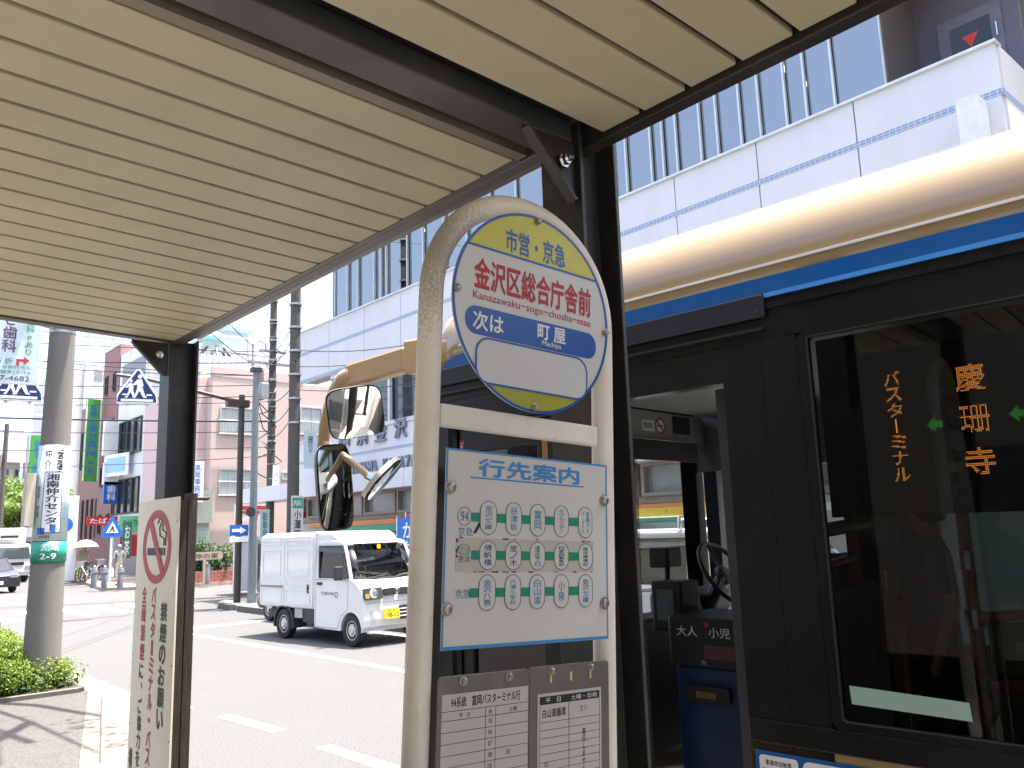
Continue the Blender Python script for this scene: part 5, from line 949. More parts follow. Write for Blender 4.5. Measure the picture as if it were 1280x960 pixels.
# ================================================================ foliage
def leaf_cloud(blobs, n, size, seed=1, shell=.55):
    """leaf-sized quads spread through ellipsoids: (cx,cy,cz,rx,ry,rz)"""
    rn = random.Random(seed); vs = []; fs = []; tot = sum(b[3] * b[4] * b[5] for b in blobs)
    for b in blobs:
        for _ in range(int(n * b[3] * b[4] * b[5] / tot) + 1):
            d = Vector((rn.gauss(0, 1), rn.gauss(0, 1), rn.gauss(0, 1))).normalized(); r = rn.uniform(shell ** 3, 1.06) ** (1 / 3)
            p = Vector((b[0] + d.x * b[3] * r, b[1] + d.y * b[4] * r, b[2] + d.z * b[5] * r))
            nrm = (d * .6 + Vector((rn.gauss(0, .6), rn.gauss(0, .6), rn.gauss(.5, .6)))).normalized(); u = nrm.cross(Vector((rn.random() - .5, rn.random() - .5, rn.random() - .5))).normalized(); v = nrm.cross(u); s = size * rn.uniform(.6, 1.3); k = len(vs)
            vs += [tuple(p - u * s), tuple(p - v * s * .5 + nrm * s * .15), tuple(p + u * s), tuple(p + v * s * .5 + nrm * s * .15)]; fs.append((k, k + 1, k + 2, k + 3))
    me = bpy.data.meshes.new('leaves'); me.from_pydata(vs, [], fs); me.update(); return me
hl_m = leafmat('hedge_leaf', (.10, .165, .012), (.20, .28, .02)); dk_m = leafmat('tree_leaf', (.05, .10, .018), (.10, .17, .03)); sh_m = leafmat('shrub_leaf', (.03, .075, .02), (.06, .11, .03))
hg = thing('clipped_hedge', (1.5, 13, .19), 'low bright green clipped hedge at the foot of the concrete pole', 'hedge')
rn = random.Random(5); bl_ = []
for i in range(140):
    x, y = rn.uniform(-.6, 2.62), rn.uniform(11.62, 16.5); bl_.append((x, y, .42 + rn.uniform(-.03, .10), .34, .34, .27))
for i in range(30): bl_.append((rn.uniform(-.6, 2.8), rn.uniform(11.5, 11.75), .34 + rn.uniform(-.02, .08), .3, .22, .2))
for i in range(26): bl_.append((rn.uniform(1.9, 2.80), rn.uniform(11.52, 12.5), .36, .27, .25, .22))
o = bpy.data.objects.new('foliage', leaf_cloud(bl_, 180000, .0175, 3, .6)); o.data.materials.append(hl_m); COL.objects.link(o); adopt(o, hg); o['kind'] = 'stuff'
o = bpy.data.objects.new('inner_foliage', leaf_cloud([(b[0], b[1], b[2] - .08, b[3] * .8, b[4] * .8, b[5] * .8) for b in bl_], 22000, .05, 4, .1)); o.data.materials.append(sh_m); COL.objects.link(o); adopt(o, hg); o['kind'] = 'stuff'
wd = MB()
for i in range(10):
    x, y = rn.uniform(1.6, 2.3), rn.uniform(12.2, 13); wd.tube([(x, y, .4), (x + rn.uniform(-.1, .1), y, .75), (x + rn.uniform(-.25, .25), y + rn.uniform(-.2, .2), rn.uniform(.85, 1.05))], .006, 4)
put('weed_stalk', wd, M('weed_green', (.2, .26, .06), .7), hg, kind='stuff')
def shrub(x, y, z, r, h, label, mat=sh_m, n=900, group=None):
    t = thing('shrub', (x, y, z), label, 'shrub', group); rn = random.Random(int(x * 100 + y)); bb = [(x + rn.uniform(-.5, .5) * r, y + rn.uniform(-.5, .5) * r, z + h * rn.uniform(.35, .75), r * .6, r * .6, h * .35) for _ in range(6)]
    o = bpy.data.objects.new('foliage', leaf_cloud(bb, n, .07, int(x * 10), .3)); o.data.materials.append(mat); COL.objects.link(o); adopt(o, t)
    put('stem', MB().tube([(x, y, z), (x, y, z + h * .5)], .03, 5), M('bark', (.09, .065, .045), .9), t); return t
for px, r, h, lb in ((244, .7, 1.5, 'tall dark shrub at the sage shutter of the pink house'), (262, .75, .9, 'low wide shrub in the brick planter by the carved name board'), (283, .9, 1.5, 'round dark shrub in the brick planter against the pink wall'), (322, .6, 1.2, 'small shrub in the brick planter behind the grey pole')):
    p = ay(px, 715, PY - .6); shrub(p.x, p.y, .5, r, h, lb)
p = az(83, 726, .13); shrub(p.x, p.y, .13, 1.0, 1.0, 'small bright hedge clump beside the bicycle', hl_m, 1500)
def tree(x, y, h, r, label, mat, seed, n=5000, size=.16, group='trees at the end of the street'):
    t = thing('tree', (x, y, .0), label, 'tree', group); rn = random.Random(seed); bark = M('bark', (.09, .065, .045), .9)
    tr = put('trunk', MB().tube([(x, y, 0), (x + .1, y, h * .25), (x, y + .1, h * .5), (x + .05, y, h * .8)], [h * .035, h * .028, h * .02, h * .006], 8), bark, t, smooth=60)
    bb = []
    for i in range(16):
        t_ = rn.uniform(0, 6.28); q = rn.uniform(.15, .8) * r; z = h * rn.uniform(.38, .92); e = (x + q * math.cos(t_), y + q * math.sin(t_), z); bb.append((*e, r * rn.uniform(.22, .42), r * rn.uniform(.22, .42), h * rn.uniform(.07, .13)))
        if i < 9: put('branch', MB().tube([(x, y, h * .35), ((x + e[0]) / 2, (y + e[1]) / 2, z * .75), e], [h * .014, h * .01, h * .004], 5), bark, tr)
    o = bpy.data.objects.new('crown', leaf_cloud(bb, n, size, seed, .25)); o.data.materials.append(mat); COL.objects.link(o); adopt(o, t); return t
for i, (px, Y, h, r) in enumerate(((-14, 76, 7.0, 3.6), (14, 80, 7.6, 3.8), (36, 74, 6.4, 3.0), (52, 86, 6.5, 3.0))):
    p = ay(px, 690, Y); tree(p.x, Y, h, r, 'bright green street tree in front of the far apartment block', leafmat('street_tree_leaf', (.10, .17, .03), (.18, .27, .05)), 20 + i, 5200, .17)
# street tree over our pavement: its boughs throw the branch shadows on the paving
st_ = thing('street_tree', (1.45, 13.3, .19), 'street tree in the hedge bed whose boughs shade the pavement', 'tree'); bk = M('bark')
tk_ = put('trunk', MB().tube([(1.45, 13.3, .19), (1.5, 13.2, 2.5), (1.6, 12.9, 4.6), (1.7, 12.6, 6.2), (1.7, 12.5, 7.5)], [.14, .12, .10, .07, .03], 10), bk, st_, smooth=60)
for pts_ in ([(1.6, 12.9, 4.8), (2.3, 12.3, 5.6), (3.1, 11.2, 6.1), (3.4, 9.3, 6.3), (3.5, 7.4, 6.2)], [(3.1, 11.2, 6.1), (3.7, 10.2, 6.5), (4.1, 8.9, 6.8)], [(3.4, 9.3, 6.3), (3.0, 8.5, 6.6), (2.9, 7.6, 6.7)], [(2.3, 12.3, 5.6), (2.4, 11.0, 6.4), (2.9, 9.9, 6.9)], [(3.1, 11.2, 6.1), (2.9, 10.4, 6.4), (3.4, 8.2, 7.2)]): put('bough', MB().tube(pts_, [.07 - .013 * i for i in range(len(pts_))], 6), bk, tk_)
o = bpy.data.objects.new('crown', leaf_cloud([(1.6, 13.0, 7.6, 1.3, 1.3, .9), (2.6, 12.2, 7.3, .9, .9, .6), (.6, 12.3, 7.4, 1.2, 1.2, .8), (4.1, 8.6, 7.2, .5, .6, .3), (2.7, 7.3, 7.0, .45, .5, .3), (3.2, 9.6, 7.2, .4, .5, .2)], 2600, .07, 9, .2)); o.data.materials.append(dk_m); COL.objects.link(o); adopt(o, st_)

# ================================================================ SHOPS AND FLATS further along (street face on x = 14)
SX = 14.0
def face_windows(t, X, y0, y1, z0, z1, ny, nz, mat, fr_m, w=.7, h=.6):
    for i in range(ny):
        for j in range(nz):
            a = y0 + (y1 - y0) * (i + .5 - w / 2) / ny; b = y0 + (y1 - y0) * (i + .5 + w / 2) / ny; c = z0 + (z1 - z0) * (j + .5 - h / 2) / nz; d = z0 + (z1 - z0) * (j + .5 + h / 2) / nz
            q = put('window', MB(Fr((X, 0, 0), (0, 1, 0), (0, 0, 1))).ring_prism([(a, c), (b, c), (b, d), (a, d)], [(a + .08, c + .08), (b - .08, c + .08), (b - .08, d - .08), (a + .08, d - .08)], -.08, .02), fr_m, t); put('pane', MB().box(X - .06 + .08, X - .05 + .08, a + .06, b - .06, c + .06, d - .06) if False else MB().box(X - .012, X - .004, a + .07, b - .07, c + .07, d - .07), mat, q)
dgl = M('dark_window_glass', (.03, .04, .05), .06, spec=.9); wfr = M('sash_grey'); bfr = M('black_sash', (.02, .02, .022), .5)
wb = thing('white_shop_building', (16, 49, .13), 'white three-storey shop building with black framed windows and blue signs', 'building'); wm = M('white_render', (.58, .61, .64), .7, var=.05, scale=.8)
zt = ax(160, 440, SX).z
yA, yB = ax(179, 600, SX).y, ax(143.6, 600, SX).y
put('wall', MB().box(SX, 24, yA, yB, .1, zt), wm, wb); put('side_face', MB().box(SX + .02, 24, yA - .06, yA - .001, .1, zt), M('lilac_render', (.42, .41, .44), .7), wb)
for z0 in (3.4, 6.6):
    for i in range(4):
        a = yA + .5 + i * 1.15; q = put('window', MB(Fr((SX, 0, 0), (0, 1, 0), (0, 0, 1))).ring_prism([(a, z0), (a + 1.1, z0), (a + 1.1, z0 + 1.9), (a, z0 + 1.9)], [(a + .07, z0 + .07), (a + 1.03, z0 + .07), (a + 1.03, z0 + 1.83), (a + .07, z0 + 1.83)], -.1, .0), bfr, wb); put('pane', MB().box(SX - .012, SX - .004, a + .06, a + 1.04, z0 + .06, z0 + 1.84), dgl, q)
put('roof_slot', MB().box(SX - .02, SX - .003, yA + .4, yB - .5, zt - 1.8, zt - .7), M('slot_grey', (.22, .23, .26), .7), wb); put('ledge', MB().box(SX - .5, SX, yA, yB, 3.0, 3.3), M('ledge_white', (.66, .66, .66), .6), wb)
put('shop_front', MB().box(SX - .02, SX - .003, yA + .3, yB - .4, .2, 2.7), M('shop_grey', (.22, .21, .21), .5), wb)
t, fr, pn = board('shop_board', (SX - .55, yA + 2.9, 6.05), 2.6, 1.2, M('ledge_white'), 'white board with pale blue panel on the white shop building', 'sign', face=(-1, -.2, 0)); put('blue_panel', MB(fr).box(-1.0, 1.0, -.4, .4, .003, .01), M('panel_sky_blue', (.25, .47, .75), .5), pn)
for i, (py, m_, lb, hh) in enumerate(((548, M('ledge_white'), 'blank white projecting sign box above another on the white shop', 1.9), (592, M('ledge_white'), 'lower blank white projecting sign box on the white shop', 1.2), (616, BLUE_INK, 'blue projecting sign box on the white shop', 1.2))):
    board('projecting_sign', ay(139, py, yB - 1.0), .75, hh, m_, lb, 'sign', [] if i < 2 else [('歯科', -.3, .3, -.35, .35, WHITE_INK, True)], thick=.3)
board('shop_fascia', ay(166, 654, yA - .4), 1.3, .75, M('fascia_green', (.12, .52, .24), .5), 'green shop fascia on the corner of the white building', 'sign', [('みどり屋', -.38, .38, -.25, .25, BLACK_INK, False)])
board('shop_fascia', ay(128, 651, yB - 3.0), 1.5, .45, RED, 'red tobacco shop sign over the pavement', 'sign', [('たばこ', -.4, .4, -.3, .3, WHITE_INK, False)])
rb1 = thing('red_brick_building', (17, 54, .13), 'tall red brick clad building next to the white shop building', 'building'); rm_ = M('red_brick_cladding', (.23, .125, .115), .75, var=.12, scale=14, bump=.1)
yC = ax(126, 560, SX).y; zc_ = ax(135, 440, SX).z
put('wall', MB().box(SX - .05, 24, yB + .01, yC, .1, zc_), rm_, rb1); face_windows(rb1, SX - .05, yB, yC, 1.6, zc_ - .8, 2, 4, dgl, bfr, .3, .42)
rb2 = thing('red_brick_building', (17, 58, .13), 'lower red brick clinic with a green upright sign', 'building'); yD = ax(98, 560, SX).y; zd_ = ax(110, 508, SX).z
put('wall', MB().box(SX + .1, 24, yC + .01, yD, .1, zd_), rm_, rb2); face_windows(rb2, SX + .1, yC, yD, 1.2, zd_ - .6, 5, 2, dgl, bfr, .3, .55)
p = ay(112, 660, yC - 1); aw = put('awning', MB(Fr((SX - 1.3, yC + .3, 2.35), (0, 1, 0), (0, 0, 1))).prism(arc(0, 0, .9, 0, 180) + arc(0, 0, .82, 180, 0), -1.3, 0), M('awning_grey', (.10, .10, .11), .6), rb1)
gs = ay(115, 550, yC - .6); GW = .8
t, fr, pn = board('clinic_sign', gs, GW, ay(115, 500, yC - .6).z - ay(115, 603, yC - .6).z, M('sign_leaf_green', (.055, .26, .05), .5, var=.08), 'tall bright green upright clinic sign with blue characters', 'sign', [('医療会', -.22, .22, .22, .42, BLUE_INK, True), ('金沢病院', -.3, .3, -.2, .2, BLUE_INK, True), ('外科', -.2, .2, -.42, -.24, BLUE_INK, True)], thick=.2)
for sx in (-.5, .46): put('sign_edge', MB(fr).box(sx * GW, sx * GW + .06, -2.4, 2.4, .001, .03), WHITE_INK, pn)
p = ay(45, 590, 66); board('clinic_sign', p, .9, 5.2, M('sign_leaf_green'), 'green upright sign with blue characters half behind the concrete pole', 'sign', [('医療会', -.22, .22, .2, .42, BLUE_INK, True), ('金沢病院', -.3, .3, -.42, .12, BLUE_INK, True)], thick=.2)
put('sign_post', MB().tube([(p.x - .6, 66.1, 0), (p.x - .6, 66.1, p.z + 2.6)], .09, 8), STEEL, bpy.data.objects['clinic_sign.001'])
tw = thing('tall_white_block', (20, 80, 0), 'tall plain white block behind the red brick clinic', 'building'); a, b = ay(86, 455, 74), ay(131, 455, 74)
put('wall', MB().box(a.x, b.x + 3, 74, 86, 0, a.z), M('white_block_render', (.56, .56, .55), .75, var=.05, scale=.4), tw)
for i in range(6): put('roof_window', MB().box(a.x + 2.0 + i * .75, a.x + 2.6 + i * .75, 73.95, 73.99, a.z - 1.2, a.z - .3), M('slot_grey'), tw)
put('drain_pipe', MB().tube([(a.x + 1.2, 73.9, 0), (a.x + 1.2, 73.9, a.z)], .07, 6), M('pipe_grey', (.35, .35, .37), .6), tw)
fa = thing('far_apartment_block', (18, 120, 0), 'long cream apartment block beyond the street trees', 'building'); a, b = ay(-60, 577, 110), ay(62, 580, 110)
put('wall', MB().box(a.x, b.x, 110, 120, 0, a.z), M('cream_render', (.46, .42, .37), .75, var=.05, scale=.5), fa); put('roof', MB().box(a.x - .4, b.x + .4, 109, 120.5, a.z + .01, a.z + 1.6), M('pale_roof', (.5, .53, .55), .6), fa)
nfl = 4
for j in range(nfl):
    zz = a.z * (j + .25) / nfl
    for i in range(10):
        x0 = a.x + (b.x - a.x) * (i + .2) / 10; q = put('window', MB(Fr((0, 110, 0), (1, 0, 0), (0, 0, 1))).ring_prism([(x0, zz), (x0 + .6 * (b.x - a.x) / 10, zz), (x0 + .6 * (b.x - a.x) / 10, zz + 1.5), (x0, zz + 1.5)], [(x0 + .08, zz + .08), (x0 + .6 * (b.x - a.x) / 10 - .08, zz + .08), (x0 + .6 * (b.x - a.x) / 10 - .08, zz + 1.42), (x0 + .08, zz + 1.42)], -.02, .08), wfr, fa); put('pane', MB().box(x0 + .05, x0 + .6 * (b.x - a.x) / 10 - .05, 109.97, 109.985, zz + .05, zz + 1.45), dgl, q)
    put('balcony', MB().box(a.x, b.x, 109.0, 109.9, zz - .6, zz + .25), M('cream_render'), fa)
    for i in range(6): put('balcony_post', MB().box(a.x + (b.x - a.x) * i / 6, a.x + (b.x - a.x) * i / 6 + .25, 108.9, 109.05, 0, a.z), M('ledge_white'), fa) if j == 0 else None
# low dark shops at street level
for i, (y0, y1, x0, m_, lb) in enumerate(((59.5, 68, 13.9, M('shop_dark', (.07, .06, .06), .6), 'low dark shop beyond the red brick clinic'), (68.5, 78, 14.3, M('shop_tan', (.3, .25, .2), .6), 'low tan shop at the end of the row'))):
    t = thing('low_shop', (15, y0, .13), lb, 'building'); put('wall', MB().box(x0, 20, y0, y1, .1, 3.4), m_, t); put('fascia', MB().box(x0 - .1, x0 - .002, y0 + .2, y1 - .2, 2.5, 3.2), M('ledge_white'), t); put('shop_front', MB().box(x0 - .03, x0 - .002, y0 + .6, y1 - .6, .3, 2.3), dgl, t)
# right side and left side distance, closing the street
for i, (x0, x1, y0, y1, h, lb) in enumerate(((31, 45, 38, 60, 9, 'beige block behind the pink apartment house'), (-40, -14, 60, 90, 10, 'grey block on our side of the far street'), (30, 60, -30, 2, 14, 'tall grey block beyond the office building'), (-60, 5, 150, 170, 8, 'pale block closing the far end of the street'), (25, 70, 125, 150, 9, 'brown block far beyond the row of shops'))):
    t = thing('distant_block', (x0, y0, 0), lb, 'building'); put('wall', MB().box(x0, x1, y0, y1, 0, h), M('distant_render_%d' % i, ((.4, .36, .32), (.35, .35, .36), (.4, .4, .42), (.45, .45, .46), (.3, .25, .22))[i], .8, var=.05), t)
    for q in range(6): put('window', MB().box(x0 + (x1 - x0) * (q + .2) / 6, x0 + (x1 - x0) * (q + .75) / 6, y0 - .05, y0 - .005, h * .55, h * .8), dgl, t)

# ================================================================ POLES, ROAD SIGNS, CABLES
conc = M('pole_concrete', (.155, .145, .13), .85, var=.1, scale=6, bump=.2, bscale=60, dirt=((.15, .14, .13), .5, 2.5), stretch=(1, 1, .3))
cp = thing('concrete_pole', (2.57, 11.75, .19), 'thick concrete utility pole with pale blue advert plate rising from the hedge', 'utility pole')
PB = Vector((2.57, 11.75, 0)); rad = lambda z: .215 - .0135 * z
put('shaft', MB().tube([(PB.x, PB.y, z) for z in (.15, 1, 2, 3, 4, 5.5, 7, 9, 11)], [rad(z) for z in (.15, 1, 2, 3, 4, 5.5, 7, 9, 11)], 28), conc, cp, smooth=60)
for z in (2.94, 4.63, 5.1): put('steel_band', MB().lathe([(rad(z) + .004, -.018), (rad(z) + .004, .018)], 28, at=(PB.x, PB.y, z)), STEEL, cp, smooth=60)
put('step_bolt', MB().tube([(PB.x + .1, PB.y - .2, 5.35), (PB.x + .12, PB.y - .34, 5.35)], .012, 6), STEEL, cp)
# curved advert plate on the side facing us
tow = Vector((-PB.x, -PB.y, 0)).normalized(); th0 = math.atan2(tow.y, tow.x)
def wrap(z0, z1, a0, a1, off, n=14): return MB().sheet([[(PB.x + (rad(z) + off) * math.cos(th0 + t), PB.y + (rad(z) + off) * math.sin(th0 + t), z) for t in [a0 + (a1 - a0) * i / n for i in range(n + 1)]] for z in (z0, (z0 + z1) / 2, z1)])
zT, zM, zB = 3.335, 2.05, 1.66
zT = (EYE + ray(68, 556) * (11.55 / ray(68, 556).y)).z; zB = (EYE + ray(60, 703) * (11.55 / ray(60, 703).y)).z; zM = zB + .26
plb = M('plate_pale_blue', (.50, .62, .64), .4, var=.03); put('advert_plate', wrap(zM, zT, -1.35, 1.35, .012), plb, cp, smooth=60, solid=.003); put('street_plate', wrap(zB, zM - .01, -1.35, 1.35, .012), M('plate_green', (.02, .27, .18), .4), cp, smooth=60, solid=.003)
put('junction_box', MB().box(PB.x - .31, PB.x - .21, PB.y - .1, PB.y + .1, zT - 1.0, zT - .35), M('box_cream', (.5, .45, .34), .6), cp)
def wrap_text(body, a0, a1, z0, z1, mat, bold=.01, vertical=True):
    mb = MB(); txt_into(mb, body, a0, a1, z0, z1, bold, .018, vertical); mb.v = [(PB.x + (rad(z) + .0215 + q * .02) * math.cos(th0 + t), PB.y + (rad(z) + .0215 + q * .02) * math.sin(th0 + t), z) for t, z, q in mb.v]; put('lettering', flat(mb), mat, cp)
Hh = zT - zM
wrap_text('管理', .12, .56, zT - .34 * .9, zT - .05, BLACK_INK, .03); wrap_text('仲介', -.58, -.14, zT - .31, zT - .05, BLACK_INK, .03)
put('white_field', wrap(zT - .36 - Hh * .62, zT - .34, -.50, .52, .0175, 10), M('plate_white'), cp, smooth=60)
wrap_text('湘南仲介センター', -.36, .38, zT - .36 - Hh * .60, zT - .36, BLACK_INK, .025)
for a0, a1 in ((-.54, -.50), (.52, .56)): put('frame_line', wrap(zT - .36 - Hh * .62, zT - .34, a0, a1, .0178, 2), BLACK_INK, cp)
for z in (zT - .345, zT - .36 - Hh * .62): put('frame_line', wrap(z, z + .014, -.54, .56, .0180, 8), BLACK_INK, cp)
wrap_text('アパート・マンション', .74, .92, zT - 1.0, zT - .40, TIN, 0); wrap_text('賃貸・売買', -.92, -.72, zM + .28, zM + .68, BLACK_INK, 0); wrap_text('総合情報', -.62, .0, zM + .03, zM + .07, BLACK_INK, 0, False)
wrap_text('泥亀', -.45, .55, zB + .14, zB + .22, WHITE_INK, .01, False); wrap_text('2-9', -.45, .4, zB + .04, zB + .11, WHITE_INK, .01, False)
put('pictogram', wrap(zM + .08, zM + .16, -.75, -.30, .0178, 4), BLUE_INK, cp); put('pictogram', wrap(zM + .09, zM + .20, .05, .30, .0178, 3), BLUE_INK, cp)
# dentist's board hung out from the pole
c = ay(15, 426, 11.3); t, fr, pn = board('dental_sign', c, .60, 1.05, M('sign_ice_blue', (.52, .63, .66), .4), 'pale blue dentist signboard hung out from the concrete pole', 'sign', face=(-.15, -1, 0), thick=.06, rnd=.02)
DPU = M('print_plum', (.09, .05, .12), .5); DGN = M('print_green', (.04, .25, .18), .5)
txt('lettering', fr, 'ささ歯科', -.10, .05, -.14, .50, DPU, pn, .02, .006, True); txt('lettering', fr, '歯科', .14, .23, .12, .30, DGN, pn, .01, .006, True); txt('lettering', fr, 'Pあり', .14, .22, -.16, .08, DGN, pn, .01, .006, True)
txt('lettering', fr, '右 折', -.17, .02, -.285, -.215, DGN, pn, .01, .006); put('turn_arrow', MB(fr).prism([(.06, -.30), (.06, -.22), (.14, -.22), (.14, -.19), (.20, -.235), (.14, -.28), (.14, -.25), (.09, -.25), (.09, -.30)], .003, .007), RED, pn)
txt('lettering', fr, 'りそな銀行うら', -.20, .22, -.345, -.305, DGN, pn, 0, .006); txt('lettering', fr, '町屋町5-16', -.20, .22, -.405, -.365, DGN, pn, 0, .006); txt('lettering', fr, '787-4682', -.21, .21, -.49, -.43, DPU, pn, .006, .006)
for dz in (.3, .5): put('hanger', MB().tube([(c.x, c.y + .04, c.z + dz), (PB.x, PB.y, c.z + dz)], .018, 6), STEEL, t)
# school-crossing signs on overhead arms
def crossing_sign(c, face, label, w=.98):
    t = thing('crossing_sign', tuple(Vector(c) - Vector((0, 0, .5))), label, 'road sign', 'pedestrian crossing signs over the road'); f_ = Vector(face).normalized(); fr = Fr(c, Z3.cross(f_).normalized(), (0, 0, 1)); k = w
    out = [(-.5 * k, -.45 * k), (.5 * k, -.45 * k), (.5 * k, -.22 * k), (.04 * k, .5 * k), (-.04 * k, .5 * k), (-.5 * k, -.22 * k)]
    b = put('housing', MB(fr).prism(out, -.16, 0), WHITE_INK, t, bevel=.01); put('blue_face', MB(fr).prism(inset(out, .04), .002, .008), M('crossing_navy', (.006, .022, .11), .4), b)
    put('white_bar', MB(fr).box(-.40 * k, .40 * k, -.395 * k, -.33 * k, .009, .013), WHITE_INK, b)
    for sx in (-1, 1): put('white_bar', MB(fr).box(sx * .3 * k - .07 * k, sx * .3 * k + .07 * k, -.23 * k, -.19 * k, .009, .013), WHITE_INK, b)
    for cx, s in ((.05, 1.0), (-.17, .78)):
        Y0 = -.30; P_ = lambda x, y: ((cx + x * s) * k, (Y0 + y * s) * k)
        fig = MB(fr); fig.prism([P_(-.055, .52), P_(.05, .52), P_(.10, .34), P_(.07, .33), P_(.09, .24), P_(.15, .06), P_(.19, .05), P_(.18, .01), P_(.10, .02), P_(.0, .20), P_(-.10, .0), P_(-.17, .0), P_(-.17, .04), P_(-.12, .05), P_(-.06, .26), P_(-.06, .38), P_(-.15, .34), P_(-.17, .37)], .009, .013); put('walking_figure', fig, WHITE_INK, b)
        hd_ = ell((cx) * k, (Y0 + .60 * s) * k, .055 * s * k, .06 * s * k, 14); put('figure_head', MB(fr).prism(hd_, .009, .013), WHITE_INK, b)
    for sx in (-.25, .25): put('drop_bracket', MB(fr).box(sx * k - .04, sx * k + .04, -.45 * k - .05, -.45 * k, -.12, -.03), STEEL, b)
    return t, fr
c2 = ay(172, 484, 22.9); t2, fr2 = crossing_sign(c2, (-.30, -.95, 0), 'blue five-sided pedestrian crossing sign hung from the dark mast arm')
c1 = ay(24, 478, 22.0); t1, fr1 = crossing_sign(c1, (-.15, -.98, 0), 'blue five-sided pedestrian crossing sign partly behind the dentist signboard')
brown = M('mast_brown', (.05, .038, .03), .5, var=.15)
mb_ = az(296, 753, .14); tip = ay(300, 500, mb_.y); ms = thing('signal_mast', tuple(mb_), 'dark brown mast with a long arm over the road at the corner', 'mast')
put('mast_pole', MB().tube([(mb_.x, mb_.y, .14), (mb_.x, mb_.y, tip.z + .15)], [.10, .085], 12), brown, ms, smooth=60); put('mast_arm', MB().tube([(mb_.x + .15, mb_.y, tip.z - .1), (c2.x + .2, c2.y + .2, c2.z + .30), (c2.x - .5, c2.y + .2, c2.z + .32)], [.06, .05, .045], 10), brown, ms, smooth=60); put('arm_clamp', MB().box(mb_.x - .45, mb_.x + .2, mb_.y - .12, mb_.y + .12, tip.z - .22, tip.z), brown, ms, bevel=.02)
put('sign_strap', MB().box(c2.x - .03, c2.x + .03, c2.y + .12, c2.y + .24, c2.z - .1, c2.z + .34), brown, ms)
m2 = thing('signal_mast', (-2.2, 22.6, .0), 'grey mast with an arm holding the other crossing sign', 'mast'); put('mast_pole', MB().tube([(-2.2, 22.6, 0), (-2.2, 22.6, c1.z + .5)], .1, 12), STEEL, m2); put('mast_arm', MB().tube([(-2.2, 22.6, c1.z + .05), (c1.x + .2, 22.3, c1.z + .05)], .05, 10), STEEL, m2)
gp = az(314, 754, .14); gt = ay(318, 465, gp.y); g = thing('grey_pole', tuple(gp), 'slim grey steel pole with a small box near its top', 'pole'); put('shaft', MB().tube([(gp.x, gp.y, .14), (gp.x, gp.y, gt.z)], [.115, .085], 12), M('pole_slate', (.16, .19, .21), .5, .3), g, smooth=60); put('pole_box', MB().box(gp.x + .12, gp.x + .36, gp.y - .1, gp.y + .1, gt.z - .75, gt.z - .3), STEEL, g, bevel=.02); put('pole_cap', MB().box(gp.x - .14, gp.x + .12, gp.y - .12, gp.y + .12, gt.z, gt.z + .12), vdk, g)
lp_ = ay(314, 620, gp.y); put('lamp_arm', MB().tube([(gp.x - .02, gp.y, lp_.z - .9), (gp.x - .55, gp.y, lp_.z - .9)], .03, 6), STEEL, g); put('loudspeaker', MB().lathe([(.05, 0), (.14, -.3)], 10, axis=1, at=(gp.x - .2, gp.y, lp_.z - .45)), vdk, g)
t, fr, pn = board('one_way_sign', ay(299, 663, gp.y - .2), .52, .30, M('oneway_blue', (.015, .12, .45), .4), 'blue one-way arrow sign on the brown mast', 'road sign', thick=.02)
put('white_arrow', MB(fr).prism([(-.2, .04), (.03, .04), (.03, .10), (.21, 0), (.03, -.10), (.03, -.04), (-.2, -.04)], .003, .007), WHITE_INK, pn); put('sub_plate', MB(fr).box(-.26, .26, -.31, -.17, -.02, 0), WHITE_INK, t)
def upole(px, Y, label, r0, ztop, plates=()):
    p = ay(px[1], 640, Y); pt = ay(px[0], 375, Y); t = thing('concrete_pole', (p.x, Y, .14), label, 'utility pole'); n = 7
    put('shaft', MB().tube([(p.x, Y, .14 + (ztop - .14) * i / n) for i in range(n + 1)], [r0 * (1 - .25 * i / n) for i in range(n + 1)], 14), conc, t, smooth=60)
    for i in range(12): z = 5.2 + i * .72; put('steel_band', MB().lathe([(r0 + .012, -.03), (r0 + .012, .03)], 14, at=(p.x, Y, z)), STEEL, t) if z < ztop - .5 else None
    return t, Vector((p.x, Y, 0))
concA = conc; conc = M('pole_concrete_old', (.085, .078, .07), .85, var=.12, scale=6, bump=.2, bscale=60)
tA, pA = upole((342, 337.5), 27.0, 'slender concrete pole wrapped in cable fittings near the pink house', .15, 13.5)
tB, pB = upole((372, 366), 22.3, 'concrete pole with a doctor advert plate before the office building', .185, 13.5)
for i in range(13): z = 3.4 + i * .5; put('step_band', MB().lathe([(.158, -.012), (.158, .012)], 12, at=(pA.x, pA.y, z)), STEEL, tA)
for i in range(9):
    z = random.uniform(4.6, 8.6); a_ = random.uniform(0, 6.28); put('cable_coil', MB().tube([(pA.x + .15 * math.cos(a_), pA.y + .15 * math.sin(a_), z), (pA.x + random.uniform(-.7, .5), pA.y - .2, z - .2), (pA.x + random.uniform(-.7, .5), pA.y - .25, z - .7), (pA.x - .1, pA.y - .15, z - .9)], .022, 5), vdk, tA)
for z, w_ in ((7.9, .9), (8.35, .5)): put('cross_arm', MB().box(pA.x - w_, pA.x + w_, pA.y - .04, pA.y + .04, z, z + .09), STEEL, tA)
put('transformer_box', MB().box(pA.x - .62, pA.x - .38, pA.y - .15, pA.y + .15, 7.1, 7.7), M('box_taupe', (.2, .18, .17), .6), tA, bevel=.03)
f_ = Fr((pB.x + .02, pB.y - .195, 0), (1, 0, 0), (0, 0, 1)); zz = ay(370, 620, pB.y).z
